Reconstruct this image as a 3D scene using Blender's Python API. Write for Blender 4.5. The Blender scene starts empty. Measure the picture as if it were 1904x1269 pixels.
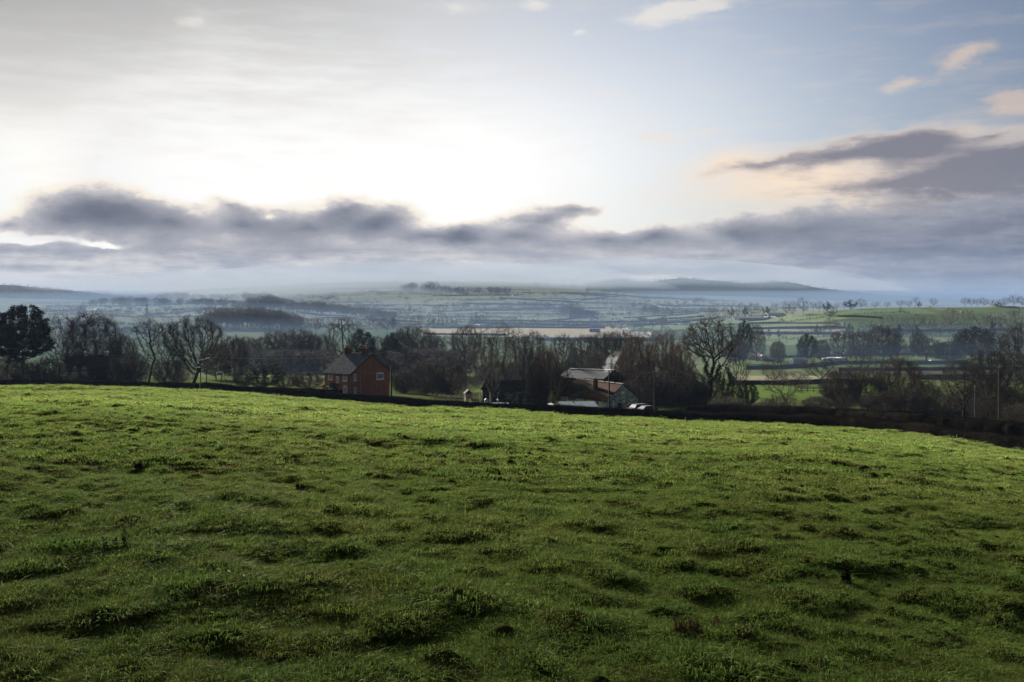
import bpy, math, random
import numpy as np
from mathutils import Vector
R = math.radians
scene = bpy.context.scene
COL = scene.collection
F, CX, HY = 1851.0, 952.0, 560.0          # focal length in photo pixels, optical axis column, horizon row
RNG = np.random.default_rng(7)

# ------------------------------------------------------------------ mesh helpers
def mesh_np(name, V, faces, mats=None, mat_idx=None, smooth=False, attrs=None):
    """V (n,3); faces = list of int arrays (m,k)."""
    me = bpy.data.meshes.new(name)
    V = np.asarray(V, dtype=np.float32)
    me.vertices.add(len(V)); me.vertices.foreach_set('co', V.ravel())
    faces = [np.asarray(f, dtype=np.int32) for f in faces if len(f)]
    if faces:
        nl = sum(f.size for f in faces); npoly = sum(len(f) for f in faces)
        loops = np.concatenate([f.ravel() for f in faces])
        tot = np.concatenate([np.full(len(f), f.shape[1], np.int32) for f in faces])
        st = np.concatenate([[0], np.cumsum(tot)[:-1]]).astype(np.int32)
        me.loops.add(nl); me.loops.foreach_set('vertex_index', loops)
        me.polygons.add(npoly); me.polygons.foreach_set('loop_start', st)
        if mat_idx is not None: me.polygons.foreach_set('material_index', np.asarray(mat_idx, np.int32))
        if smooth: me.polygons.foreach_set('use_smooth', np.ones(npoly, bool))
    for m in (mats or []): me.materials.append(m)
    for an, (dom, typ, data) in (attrs or {}).items():
        a = me.attributes.new(an, typ, dom)
        key = {'FLOAT': 'value', 'INT': 'value', 'FLOAT_VECTOR': 'vector', 'FLOAT_COLOR': 'color'}[typ]
        a.data.foreach_set(key, np.asarray(data).ravel())
    me.update(calc_edges=True)
    return me

class MB:
    """collects solids, links them as ONE mesh object"""
    def __init__(s): s.V = []; s.Fq = []; s.n = 0
    def add(s, V, Fs):
        V = np.asarray(V, float)
        for f in Fs: s.Fq.append([i + s.n for i in f])
        s.V.append(V); s.n += len(V)
    def hexa(s, P):      # 8 points: bottom 4 ccw, top 4 ccw
        s.add(P, [(3,2,1,0),(4,5,6,7),(0,1,5,4),(1,2,6,5),(2,3,7,6),(3,0,4,7)])
    def box(s, x0, x1, y0, y1, z0, z1):
        s.hexa([(x0,y0,z0),(x1,y0,z0),(x1,y1,z0),(x0,y1,z0),(x0,y0,z1),(x1,y0,z1),(x1,y1,z1),(x0,y1,z1)])
    def prism(s, pts, n):   # planar polygon pts extruded by vector n
        p = np.asarray(pts, float); k = len(p); q = p + np.asarray(n, float)
        s.add(np.vstack([p, q]), [tuple(range(k))[::-1], tuple(range(k, 2*k))] + [(i, (i+1) % k, k+(i+1) % k, k+i) for i in range(k)])
    def tube(s, pts, r, k=6):
        pts = [Vector(p) for p in pts]; rs = r if hasattr(r, '__len__') else [r]*len(pts)
        rings = []
        for i, p in enumerate(pts):
            d = (pts[min(i+1, len(pts)-1)] - pts[max(i-1, 0)]).normalized()
            a = d.cross(Vector((0,0,1)) if abs(d.z) < .9 else Vector((1,0,0))).normalized(); b = d.cross(a)
            rings.append([p + (a*math.cos(2*math.pi*j/k) + b*math.sin(2*math.pi*j/k))*rs[i] for j in range(k)])
        V = [tuple(v) for rg in rings for v in rg]
        Fs = [(i*k+j, i*k+(j+1) % k, (i+1)*k+(j+1) % k, (i+1)*k+j) for i in range(len(pts)-1) for j in range(k)]
        Fs += [tuple(range(k))[::-1], tuple((len(pts)-1)*k+j for j in range(k))]
        s.add(V, Fs)
    def ball(s, c, rx, ry, rz, nu=10, nv=6):
        V = []; Fs = []
        for i in range(nv+1):
            t = math.pi*i/nv
            for j in range(nu):
                a = 2*math.pi*j/nu
                V.append((c[0]+rx*math.sin(t)*math.cos(a), c[1]+ry*math.sin(t)*math.sin(a), c[2]+rz*math.cos(t)))
        for i in range(nv):
            for j in range(nu): Fs.append((i*nu+j, (i+1)*nu+j, (i+1)*nu+(j+1) % nu, i*nu+(j+1) % nu))
        s.add(V, Fs)
    def build(s, name, mat, parent=None, smooth=False):
        me = bpy.data.meshes.new(name)
        V = np.vstack(s.V)
        me.from_pydata(V.tolist(), [], s.Fq); me.materials.append(mat)
        if smooth: me.polygons.foreach_set('use_smooth', np.ones(len(me.polygons), bool))
        me.update()
        o = bpy.data.objects.new(name, me); COL.objects.link(o)
        if parent: o.parent = parent
        return o

def tag(o, label=None, cat=None, group=None, kind=None):
    if label: o['label'] = label
    if cat: o['category'] = cat
    if group: o['group'] = group
    if kind: o['kind'] = kind
    return o
def empty(name, loc, rz=0.0):
    o = bpy.data.objects.new(name, None); COL.objects.link(o)
    o.location = loc; o.rotation_euler = (0, 0, rz); o.empty_display_size = .3
    return o
def link(name, me, parent=None):
    o = bpy.data.objects.new(name, me); COL.objects.link(o)
    if parent: o.parent = parent
    return o
def copy_tree(o, parent=None):
    c = o.copy(); COL.objects.link(c)
    if parent: c.parent = parent
    for ch in o.children: copy_tree(ch, c)
    return c
ORD = ['first','second','third','fourth','fifth','sixth','seventh','eighth','ninth','tenth','eleventh','twelfth','thirteenth','fourteenth','fifteenth','sixteenth','seventeenth','eighteenth','nineteenth','twentieth']

# ------------------------------------------------------------------ numpy noise
def _hash(ix, iy, seed):
    h = (ix.astype(np.int64)*374761393 + iy.astype(np.int64)*668265263 + seed*1442695041) & 0xFFFFFFFF
    h = ((h ^ (h >> 13))*1274126177) & 0xFFFFFFFF
    return ((h ^ (h >> 16)) & 0xFFFF)/65535.0
def vnoise(x, y, seed=0):
    ix = np.floor(x); iy = np.floor(y); fx = x-ix; fy = y-iy
    fx = fx*fx*fx*(fx*(fx*6-15)+10); fy = fy*fy*fy*(fy*(fy*6-15)+10)
    a = _hash(ix, iy, seed); b = _hash(ix+1, iy, seed); c = _hash(ix, iy+1, seed); d = _hash(ix+1, iy+1, seed)
    return (a*(1-fx)+b*fx)*(1-fy) + (c*(1-fx)+d*fx)*fy
def fbm(x, y, seed=0, oct=4, gain=.5):
    s = 0; a = 1; t = 0
    for o in range(oct):
        s = s + a*vnoise(x*(2.03**o)+17.3*o, y*(2.03**o)-9.1*o, seed+o); t += a; a *= gain
    return s/t

# ------------------------------------------------------------------ terrain: height of the land at (x, y); the camera stands at (0, 0, 0)
def ip(x, xs, ys): return np.interp(x, xs, ys)
HX = [-700, 0, 200, 372, 600, 800, 1000, 1217, 1500, 1700, 1904, 2400]
HYD = [250, 215, 205, 195, 172, 160, 150, 140, 118, 102, 88, 70]       # distance of the field edge
BROW = [718, 722, 724, 729, 748, 764, 775, 786, 798, 817, 849, 900]      # row of the field edge
def hedgeY(px): return ip(px, HX, HYD)
TY = np.log([180, 240, 330, 450, 600, 800, 1050, 1300, 1600, 1950, 2400, 3000, 3600, 4500, 6000, 9500])
TPX = [-900, 0, 240, 400, 650, 950, 1200, 1400, 1600, 1904, 2800]
TR = [  # rows of the ground for every column above, by distance
 [722,712,700,682,660,635,612,598,586,576,567,552,524,540,552,558],
 [724,714,700,682,660,635,612,598,586,576,567,552,526,542,552,558],
 [730,715,701,683,658,634,612,598,585,574,566,560,552,550,552,558],
 [734,717,702,684,655,632,612,598,583,571,562,552,541,536,545,555],
 [743,726,702,684,655,630,611,598,586,572,553,536,524,524,540,555],
 [757,738,712,690,658,630,612,600,588,571,553,537,525,524,540,555],
 [765,746,716,690,658,632,613,601,587,572,560,553,546,533,538,555],
 [764,738,706,681,657,634,600,582,578,572,567,560,548,534,538,555],
 [765,738,706,680,655,622,571,574,580,580,575,567,560,548,540,552],
 [770,738,706,680,655,622,571,574,580,580,575,567,562,556,552,555],
 [780,738,706,680,655,622,571,574,580,580,575,567,562,556,552,555]]
_gp = np.arange(-900, 2801, 20.0); _gy = np.linspace(TY[0], TY[-1], 360)
_t1 = np.array([np.interp(_gy, TY, r) for r in TR])
_G = np.array([np.interp(_gp, TPX, _t1[:, j]) for j in range(len(_gy))]).T
def _smooth(A, n, ax):
    k = np.exp(-.5*(np.arange(-n, n+1)/(n/2.2))**2); k /= k.sum()
    pad = [(0, 0), (0, 0)]; pad[ax] = (n, n)
    B = np.pad(A, pad, mode='edge')
    return np.apply_along_axis(lambda m: np.convolve(m, k, 'valid'), ax, B)
_G = _smooth(_smooth(_G, 5, 1), 5, 0)
def table_row(px, Y):
    u = np.clip((px+900)/20.0, 0, len(_gp)-1.001); v = np.clip((np.log(Y)-_gy[0])/(_gy[1]-_gy[0]), 0, len(_gy)-1.001)
    i = u.astype(int); j = v.astype(int); a = u-i; b = v-j
    return (_G[i, j]*(1-a)+_G[i+1, j]*a)*(1-b) + (_G[i, j+1]*(1-a)+_G[i+1, j+1]*a)*b
EYE = 1.75
def pasture_z(px, Y):
    Yb = .86*hedgeY(px); b = EYE/Yb**2; a = (ip(px, HX, BROW)-HY)/F - 2*EYE/Yb
    return -EYE - a*Y - b*Y*Y
def bumps(x, y):
    d = np.hypot(x, y)
    tus = fbm(x*2.5, y*2.8, 11, 3); tus = np.clip((tus-.47)*3.4, -.2, 1.2)
    big = np.clip((fbm(x*.33+5, y*.38, 23, 3)-.5)*2.6, -.6, 1.2)
    fine = fbm(x*5.5, y*5.5, 31, 2)-.5
    roll = fbm(x*.035, y*.045, 41, 2)-.5
    amp = np.interp(d, [0, 8, 25, 80, 250], [.7, 1, 1.3, 2.0, 2.6])
    return amp*(.078*tus + .11*big + .035*fine) + np.interp(d, [5, 40, 200], [.2, 1.1, 1.0])*roll
def H(x, y, bump=True):
    x = np.asarray(x, float); y = np.asarray(y, float)
    Yc = np.maximum(y, 1.0)
    px = np.clip(CX + F*x/Yc, -1500, 3400)
    Yh = hedgeY(px)
    zp = pasture_z(px, np.minimum(y, Yh*1.05))
    near = zp + (bumps(x, y)*np.clip((Yh*1.01-y)/4.0, .25, 1) if bump else 0)
    zt = -(table_row(px, np.maximum(Yc, 180.0))-HY)/F*np.maximum(Yc, 180.0)
    # beyond the hedge: from the field edge down to the table
    Ye = np.maximum(Yh*1.35, 185.0)
    ztE = -(table_row(px, Ye)-HY)/F*Ye
    zE = pasture_z(px, Yh)
    w = np.clip((Yc-Yh)/(Ye-Yh), 0, 1); w2 = w*w*(3-2*w)*.6 + .4*w
    mid = zE*(1-w2)+ztE*w2
    far = np.where(Yc < Ye, mid, zt)
    far = far + np.clip((Yc-Ye)/60, 0, 1)*(fbm(x*.02, y*.02, 51, 3)-.5)*np.clip(Yc*.0012, .3, 3.0)
    for c_, w_, a_ in ((1150, 48, 26), (1262, 62, 36), (1345, 50, 20), (1455, 62, 34), (1560, 60, 10)):
        far = far + a_*np.exp(-((px-c_)/w_)**2-((Yc-4450)/420)**2)
    return np.where(y <= Yh, near, far)
def h1(x, y): return float(H(np.array([x]), np.array([y]))[0])
def XY(px, Y): return ((px-CX)/F*Y, Y)
def P(px, Y, dz=0.0):
    x = (px-CX)/F*Y
    return Vector((x, Y, h1(x, Y)+dz))
def Zrow(row, Y): return -(row-HY)/F*Y
_YS = np.exp(np.linspace(math.log(60), math.log(9000), 1600))
def Yat(px, row, ymin=None):
    """distance at which the land in this column first reaches this row beyond ymin"""
    ys = _YS[_YS > (ymin or float(hedgeY(px))*1.02)]
    x = (px-CX)/F*ys
    rows = HY - H(x, ys, False)/ys*F
    k = np.nonzero(rows <= row)[0]
    return float(ys[k[0]]) if len(k) else float(ys[np.argmin(rows)])

# ------------------------------------------------------------------ materials
def mat(name):
    m = bpy.data.materials.new(name); m.use_nodes = True
    nt = m.node_tree; nt.nodes.clear()
    out = nt.nodes.new('ShaderNodeOutputMaterial')
    return m, nt, out
class N:
    def __init__(s, nt): s.nt = nt
    def n(s, t, **kw):
        nd = s.nt.nodes.new(t)
        for k, v in kw.items(): setattr(nd, k, v)
        return nd
    def l(s, a, b): s.nt.links.new(a, b)
    def put(s, sock, v):
        if hasattr(v, 'is_output'): s.l(v, sock)
        elif v is not None: sock.default_value = v
    def math(s, op, a, b=None, c=None, clamp=False):
        nd = s.n('ShaderNodeMath', operation=op, use_clamp=clamp)
        s.put(nd.inputs[0], a)
        if b is not None: s.put(nd.inputs[1], b)
        if c is not None: s.put(nd.inputs[2], c)
        return nd.outputs[0]
    def mix(s, f, a, b, typ='MIX'):
        nd = s.n('ShaderNodeMix', data_type='RGBA', blend_type=typ)
        s.put(nd.inputs[0], f)
        for i, v in ((6, a), (7, b)): s.put(nd.inputs[i], (*v, 1) if isinstance(v, tuple) and len(v) == 3 else v)
        return nd.outputs[2]
    def ramp(s, f, stops, interp='LINEAR'):
        nd = s.n('ShaderNodeValToRGB'); cr = nd.color_ramp; cr.interpolation = interp
        while len(cr.elements) < len(stops): cr.elements.new(.5)
        for e, (p, c) in zip(cr.elements, stops): e.position = p; e.color = (*c, 1) if len(c) == 3 else c
        s.put(nd.inputs[0], f); return nd.outputs[0]
    def noise(s, vec, scale, detail=4, rough=.55, dist=0.0, dim='3D'):
        nd = s.n('ShaderNodeTexNoise', noise_dimensions=dim)
        if vec is not None: s.l(vec, nd.inputs['Vector'])
        nd.inputs['Scale'].default_value = scale; nd.inputs['Detail'].default_value = detail
        nd.inputs['Roughness'].default_value = rough; nd.inputs['Distortion'].default_value = dist
        return nd.outputs['Fac']
    def smooth(s, v, a, b):
        nd = s.n('ShaderNodeMapRange', interpolation_type='SMOOTHSTEP')
        s.put(nd.inputs[0], v); nd.inputs[1].default_value = a; nd.inputs[2].default_value = b
        return nd.outputs[0]
def surf(name, c1, c2, scale=3.0, rough=.85, spec=.2, detail=5, bump=0.0, coord='Object', stretch=None, c3=None, s3=.6, metallic=0):
    """two-tone noisy surface, optional third tone from a larger noise, optional bump"""
    m, nt, out = mat(name); g = N(nt)
    tc = g.n('ShaderNodeTexCoord').outputs[coord]
    if stretch:
        mp = g.n('ShaderNodeMapping'); mp.inputs['Scale'].default_value = stretch; g.l(tc, mp.inputs[0]); tc = mp.outputs[0]
    f = g.noise(tc, scale, detail)
    f = g.smooth(f, .34, .66)
    c = g.mix(f, c1, c2)
    if c3:
        f3 = g.smooth(g.noise(tc, s3, 3), .5, .68); c = g.mix(f3, c, c3)
    b = g.n('ShaderNodeBsdfPrincipled'); g.l(c, b.inputs['Base Color'])
    b.inputs['Roughness'].default_value = rough; b.inputs['Specular IOR Level'].default_value = spec; b.inputs['Metallic'].default_value = metallic
    if bump:
        bp = g.n('ShaderNodeBump'); bp.inputs['Strength'].default_value = bump; bp.inputs['Distance'].default_value = .05
        g.l(f, bp.inputs['Height']); g.l(bp.outputs[0], b.inputs['Normal'])
    g.l(b.outputs[0], out.inputs[0])
    return m
# ------------------------------------------------------------------ camera
cam = bpy.data.cameras.new('camera'); cam.sensor_width = 36; cam.sensor_fit = 'HORIZONTAL'
cam.lens = 36*F/1904; cam.shift_y = -(634.5-HY)/1904; cam.clip_start = .1; cam.clip_end = 30000
co = bpy.data.objects.new('camera', cam); COL.objects.link(co)
co.rotation_euler = (R(90), 0, 0); scene.camera = co
# ------------------------------------------------------------------ ground sheets
def fan(px, yfun, n):
    """grid in (column, distance): n rows between the two distances yfun gives"""
    s = np.linspace(0, 1, n)
    y0, y1 = yfun(px)
    Y = np.exp(np.log(y0)[None, :]*(1-s[:, None]) + np.log(y1)[None, :]*s[:, None])
    X = (px[None, :]-CX)/F*Y
    return X, Y
def gridfaces(nr, nc):
    i = np.arange(nr-1)[:, None]*nc + np.arange(nc-1)[None, :]; i = i.ravel()
    return np.stack([i, i+1, i+nc+1, i+nc], 1)
cols = np.concatenate([np.linspace(-1500, -60, 60, endpoint=False), np.linspace(-60, 1964, 760, endpoint=False), np.linspace(1964, 3400, 60)])
cols2 = np.concatenate([np.linspace(-1500, -60, 60, endpoint=False), np.linspace(-60, 1964, 760, endpoint=False), np.linspace(1964, 3400, 60)])

m_soil, nt, out = mat('pasture_turf'); g = N(nt)
pos = g.n('ShaderNodeNewGeometry').outputs['Position']
f1 = g.smooth(g.noise(pos, 9, 5), .35, .65); f2 = g.smooth(g.noise(pos, .8, 4), .4, .62)
c = g.mix(f1, (.014, .018, .006), (.040, .052, .012)); c = g.mix(g.math('MULTIPLY', f2, .35), c, (.06, .06, .02))
b = g.n('ShaderNodeBsdfDiffuse'); g.l(c, b.inputs[0])
g.l(b.outputs[0], out.inputs[0])

X, Y = fan(cols, lambda p: (np.full_like(p, 2.0), hedgeY(p)*1.02), 900)
Z = H(X, Y)
nr, nc = X.shape
x0, y0 = np.meshgrid(np.linspace(-90, 90, 61), np.linspace(-90, 40, 41)); z0 = H(x0, y0, False)-.45
V = np.vstack([np.stack([X, Y, Z], -1).reshape(-1, 3), np.stack([x0, y0, z0], -1).reshape(-1, 3)])
Fc = np.vstack([gridfaces(nr, nc), gridfaces(*x0.shape)+nr*nc])
tag(link('pasture', mesh_np('pasture', V, [Fc], [m_soil], smooth=True)), kind='structure')

# land beyond the hedge: crops and grass are a map stored on the land
def inpoly(px, py, poly):
    p = np.asarray(poly, float); c = np.zeros(px.shape, bool); j = len(p)-1
    for i in range(len(p)):
        xi, yi = p[i]; xj, yj = p[j]
        c ^= ((yi > py) != (yj > py)) & (px < (xj-xi)*(py-yi)/(yj-yi+1e-9)+xi); j = i
    return c
X, Y = fan(cols2, lambda p: (hedgeY(p)*1.02, np.full_like(p, 9400.0)), 760)
Z = H(X, Y); nr, nc = X.shape
PX = CX+F*X/Y; PR = HY-Z/Y*F
GRASS, PALE, SAND, STRAW, DARK, WOOD, DEEP = (.036,.054,.022), (.066,.084,.044), (.27,.235,.185), (.15,.13,.075), (.03,.035,.014), (.016,.019,.016), (.030,.054,.026)
col = np.empty(PX.shape+(3,)); col[:] = GRASS
cell = fbm(X*.0035+3, Y*.0022, 77, 2)
col[cell > .56] = PALE
col[cell < .42] = DEEP
close = Y < 330
wet = fbm(X*.03, Y*.03, 81, 3)
col[close] = (.030,.040,.014)
col[close & (wet > .52)] = (.045,.065,.02)
FIELDS = [   # (y range, polygon in columns/rows of the land, colour)
 ((850,1500), [(780,610),(1000,608),(1190,608),(1215,616),(1210,632),(1000,633),(785,624)], SAND),
 ((850,1500), [(930,602),(1140,597),(1250,598),(1250,606),(930,609)], PALE),
 ((1000,2200), [(885,575),(1010,574),(1085,592),(1050,598),(900,600),(880,590)], DEEP),
 ((700,1200), [(385,618),(505,613),(510,640),(385,645)], PALE),
 ((1100,2400), [(560,580),(790,592),(820,606),(640,603),(510,590)], PALE),
 ((300,420), [(1370,699),(1540,699),(1560,712),(1370,714)], STRAW),
 ((240,330), [(1360,714),(1740,716),(1740,745),(1360,750)], (0.046,0.081,0.017)),
 ((420,620), [(1370,668),(1800,662),(1910,662),(1910,674),(1650,676),(1540,682),(1375,686)], (0.053,0.087,0.025)),
 ((330,430), [(1540,684),(1900,676),(1910,700),(1540,702)], (0.037,0.028,0.022)),
 ((600,900), [(1380,622),(1560,624),(1700,630),(1830,625),(1830,642),(1370,642)], (0.081,0.105,0.036)),
 ((900,1060), [(1395,604),(1570,602),(1580,613),(1400,614)], (0.099,0.118,0.047)),
 ((950,1200), [(1380,590),(1480,586),(1570,590),(1600,605),(1390,604)], (0.081,0.108,0.043)),
 ((980,1300), [(1450,570),(1700,571),(1770,578),(1770,600),(1560,594),(1450,585)], (0.053,0.084,0.032)),
 ((980,1300), [(1700,571),(1910,573),(1910,600),(1780,594)], (0.037,0.071,0.027)),
 ((800,960), [(1395,613),(1570,613),(1570,621),(1395,621)], (0.136,0.124,0.108)),
 ((800,960), [(1670,612),(1910,611),(1910,618),(1670,618)], (0.161,0.149,0.137)),
 ((1300,2800), [(1150,553),(1290,560),(1330,572),(1180,576),(1120,566)], (0.093,0.112,0.065)),
 ((1000,1900), [(1150,590),(1400,580),(1400,612),(1180,622)], (0.068,0.096,0.040)),
 ((300,460), [(860,628),(1200,633),(1200,670),(860,660)], (0.031,0.068,0.018)),
]
for (a, bb), poly, c in FIELDS:
    k = inpoly(PX, PR, poly) & (Y > a) & (Y < bb); col[k] = c
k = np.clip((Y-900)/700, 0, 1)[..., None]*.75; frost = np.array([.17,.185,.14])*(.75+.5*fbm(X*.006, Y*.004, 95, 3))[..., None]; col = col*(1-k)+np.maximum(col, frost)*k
hill = ((Y > 2900) & (PX < 330)) | ((Y > 3400) & (PX > 1090))
col[hill] = WOOD
lane = (Y > hedgeY(PX)*1.02) & (Y < hedgeY(PX)*1.02+4)
col[lane] = (.05, .048, .045)
pale_fields = (PX > 1150) & (Y > 300) & (Y < 1300) & (col.sum(-1) > .20); col[pale_fields] *= np.array([1.15, 1.22, 1.5])  # light-coloured fields on the right made paler and bluer
m_land, nt, out = mat('farmland'); g = N(nt)
at = g.n('ShaderNodeVertexColor', layer_name='crop').outputs[0]
pos = g.n('ShaderNodeNewGeometry').outputs['Position']
f1 = g.smooth(g.noise(pos, .35, 6, .65), .3, .7); f2 = g.smooth(g.noise(pos, .03, 4), .35, .65)
wv = g.n('ShaderNodeTexWave', wave_type='BANDS', bands_direction='DIAGONAL'); wv.inputs['Scale'].default_value = .12; wv.inputs['Distortion'].default_value = 3
g.l(pos, wv.inputs[0])
c = g.mix(g.math('MULTIPLY', f1, .45), at, (.03, .04, .015)); c = g.mix(g.math('MULTIPLY', f2, .25), c, (.07, .075, .035)); c = g.mix(g.math('MULTIPLY', wv.outputs[1], .12), c, (.04, .045, .02))
b = g.n('ShaderNodeBsdfDiffuse'); g.l(c, b.inputs[0])
g.l(b.outputs[0], out.inputs[0])
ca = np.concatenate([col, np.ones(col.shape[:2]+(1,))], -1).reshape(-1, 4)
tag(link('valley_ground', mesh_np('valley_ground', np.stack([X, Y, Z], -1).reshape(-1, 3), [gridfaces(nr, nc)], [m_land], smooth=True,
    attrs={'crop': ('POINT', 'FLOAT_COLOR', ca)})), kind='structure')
# ------------------------------------------------------------------ sun, sky, air
SUN_AZ, SUN_EL = R(-27), R(17)
sd = Vector((math.sin(SUN_AZ)*math.cos(SUN_EL), math.cos(SUN_AZ)*math.cos(SUN_EL), math.sin(SUN_EL)))
sl = bpy.data.lights.new('sun', 'SUN'); sl.energy = 5.0; sl.angle = R(1.4); sl.color = (1, .92, .78)
so = bpy.data.objects.new('sun', sl); COL.objects.link(so); so.rotation_euler = sd.to_track_quat('Z', 'Y').to_euler()
w = bpy.data.worlds.new('World'); scene.world = w; w.use_nodes = True
nt = w.node_tree; nt.nodes.clear(); g = N(nt)
out = g.n('ShaderNodeOutputWorld'); bg = g.n('ShaderNodeBackground'); bg.inputs['Strength'].default_value = .05
g.l(bg.outputs[0], out.inputs[0])
sky = g.n('ShaderNodeTexSky', sky_type='NISHITA'); sky.sun_disc = False
sky.sun_elevation = SUN_EL; sky.sun_rotation = SUN_AZ; sky.altitude = 100; sky.air_density = 1.0; sky.dust_density = 1.6; sky.ozone_density = 1.5
D = g.n('ShaderNodeTexCoord').outputs['Generated']
sx = g.n('ShaderNodeSeparateXYZ'); g.l(D, sx.inputs[0]); dx, dy, dz = sx.outputs
deg = 180/math.pi
U = g.math('MULTIPLY', g.math('ARCTAN2', dx, dy), deg); Vv = g.math('MULTIPLY', g.math('ARCSINE', dz), deg)
def az_el(px, py):
    v = Vector((px-CX, F, HY-py)).normalized(); return math.degrees(math.atan2(v.x, v.y)), math.degrees(math.asin(v.z))
cb = g.n('ShaderNodeCombineXYZ'); g.l(U, cb.inputs[0]); g.l(Vv, cb.inputs[1]); UV = cb.outputs[0]
# wind-drawn turbulence of the cloud edges
def scaled(v, s, off=(0, 0, 0)):
    m = g.n('ShaderNodeMapping'); m.inputs['Scale'].default_value = s; m.inputs['Location'].default_value = off; g.l(v, m.inputs[0]); return m.outputs[0]
nv = g.n('ShaderNodeTexNoise', noise_dimensions='3D'); g.l(scaled(UV, (.28, .5, 1)), nv.inputs['Vector']); nv.inputs['Scale'].default_value = 1; nv.inputs['Detail'].default_value = 5; nv.inputs['Roughness'].default_value = .6
wv = g.n('ShaderNodeVectorMath', operation='MULTIPLY_ADD'); g.l(nv.outputs['Color'], wv.inputs[0]); wv.inputs[1].default_value = (2.2, 1.25, 0); wv.inputs[2].default_value = (-1.1, -.62, 0)
ad = g.n('ShaderNodeVectorMath', operation='ADD'); g.l(UV, ad.inputs[0]); g.l(wv.outputs[0], ad.inputs[1]); WUV = ad.outputs[0]
ws = g.n('ShaderNodeSeparateXYZ'); g.l(WUV, ws.inputs[0]); WV = ws.outputs[1]; WU = ws.outputs[0]
def blobs(lst, vec):
    tot = None
    for (px, py, rx, ry, rot, s) in lst:
        a, e = az_el(px, py)
        m = g.n('ShaderNodeMapping', vector_type='TEXTURE'); m.inputs['Location'].default_value = (a, e, 0); m.inputs['Rotation'].default_value = (0, 0, R(rot))
        k = math.degrees(1/F); m.inputs['Scale'].default_value = (rx*k, ry*k, 1); g.l(vec, m.inputs[0])
        gr = g.n('ShaderNodeTexGradient', gradient_type='QUADRATIC_SPHERE'); g.l(m.outputs[0], gr.inputs[0])
        v = g.math('MULTIPLY', gr.outputs[1], s)
        tot = v if tot is None else g.math('ADD', tot, v)
    return tot
fine = g.noise(scaled(UV, (.55, 1.1, 1), (3, 1, 0)), 1, 7, .62)
streak = g.noise(scaled(UV, (.22, 1.3, 1), (9, 4, 0)), 1, 6, .6)
S = 10.0      # background strength .1
def c10(c): return tuple(x*S for x in c)
def row_el(py): return az_el(952, py)[1]
# 1 the clear sky with its glow over the hidden sun
sunblob = blobs([(9, -75, 900, 800, 0, 1.0)], UV)      # thick cloud hides the sun itself
base = g.mix(1.0, sky.outputs[0], (.80, .86, 1.0), 'MULTIPLY')
base = g.mix(g.math('MINIMUM', g.math('MULTIPLY', sunblob, 1.6), .86), base, c10((.62, .62, .61)))
glow = blobs([(430, 330, 950, 400, 0, 1.0), (760, 300, 1350, 420, 0, .85), (60, 430, 420, 120, 0, .5)], UV)
base = g.mix(g.math('MINIMUM', g.math('MULTIPLY', glow, 1.15), 1.0), base, c10((1.08, 1.06, 1.02)))
mn = g.n('ShaderNodeVectorMath', operation='MINIMUM'); g.l(base, mn.inputs[0]); mn.inputs[1].default_value = (12.5, 12.3, 12.0); base = mn.outputs[0]
gy = g.n('ShaderNodeHueSaturation'); gy.inputs['Saturation'].default_value = .70; g.l(base, gy.inputs['Color']); base = gy.outputs[0]
# 2 thin grey veil high on the left
veil = g.math('MULTIPLY', g.smooth(g.math('ADD', Vv, g.math('MULTIPLY', g.math('SUBTRACT', streak, .5), 5.0)), 6.5, 18.0), g.smooth(U, 12.0, -16.0))
base = g.mix(g.math('MULTIPLY', veil, .95), base, c10((.46, .462, .46)))
right = g.smooth(U, 4.0, 30.0)
base = g.mix(g.smooth(U, 10.0, 31.0), base, g.mix(1.0, base, (.70, .73, .79), 'MULTIPLY'))
base = g.mix(g.smooth(U, -15.0, -30.0), base, g.mix(1.0, base, (.80, .80, .80), 'MULTIPLY'))
# 3 small cream puffs high up
puff = blobs([(1230, 26, 150, 46, 8, 1.2), (1330, 12, 130, 34, 0, .9), (1072, 64, 40, 22, 20, .8), (1000, 8, 90, 26, 0, .7), (1790, 108, 120, 40, 12, 1.1), (1680, 158, 90, 26, 4, .8),
              (1890, 186, 100, 40, 0, 1.3), (1225, 255, 130, 34, -4, .9), (1320, 245, 80, 20, 0, .45), (1545, 185, 90, 26, 0, .35), (350, 40, 200, 50, 0, .35), (850, 15, 150, 40, 0, .5)], WUV)
pd = g.math('ADD', puff, g.math('MULTIPLY', g.math('SUBTRACT', fine, .5), 1.3))
pa = g.math('MULTIPLY', g.smooth(pd, .12, .75), g.smooth(puff, .02, .3))
pc = g.mix(right, c10((.86, .83, .78)), c10((.62, .50, .43)))
base = g.mix(g.math('MULTIPLY', pa, .8), base, pc)
# 4 cloud streets on the right, lit warm from the low sun
warm = blobs([(1480, 330, 420, 90, 3, .9), (1640, 360, 420, 70, 0, .7), (1360, 300, 160, 50, 8, .5), (1800, 250, 220, 60, 0, .35)], WUV)
base = g.mix(g.math('MINIMUM', g.math('MULTIPLY', g.math('ADD', warm, g.math('MULTIPLY', g.math('SUBTRACT', streak, .5), .5)), 1.15, clamp=True), .95), base, c10((1.0, .80, .60)))
st = blobs([(1570, 292, 380, 58, 5, 1.0), (1700, 272, 170, 56, 4, 1.2), (1870, 312, 290, 84, 8, 1.8), (1640, 345, 440, 46, 4, .85), (1870, 372, 320, 60, 0, 1.2), (1420, 305, 220, 20, 8, .4),
            (1850, 252, 60, 16, 10, .5), (1740, 405, 420, 50, 0, .8), (1930, 300, 140, 70, 20, .9)], WUV)
sdn = g.math('ADD', st, g.math('ADD', g.math('MULTIPLY', g.math('SUBTRACT', streak, .5), 1.0), g.math('MULTIPLY', g.math('SUBTRACT', fine, .5), .7)))
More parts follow.
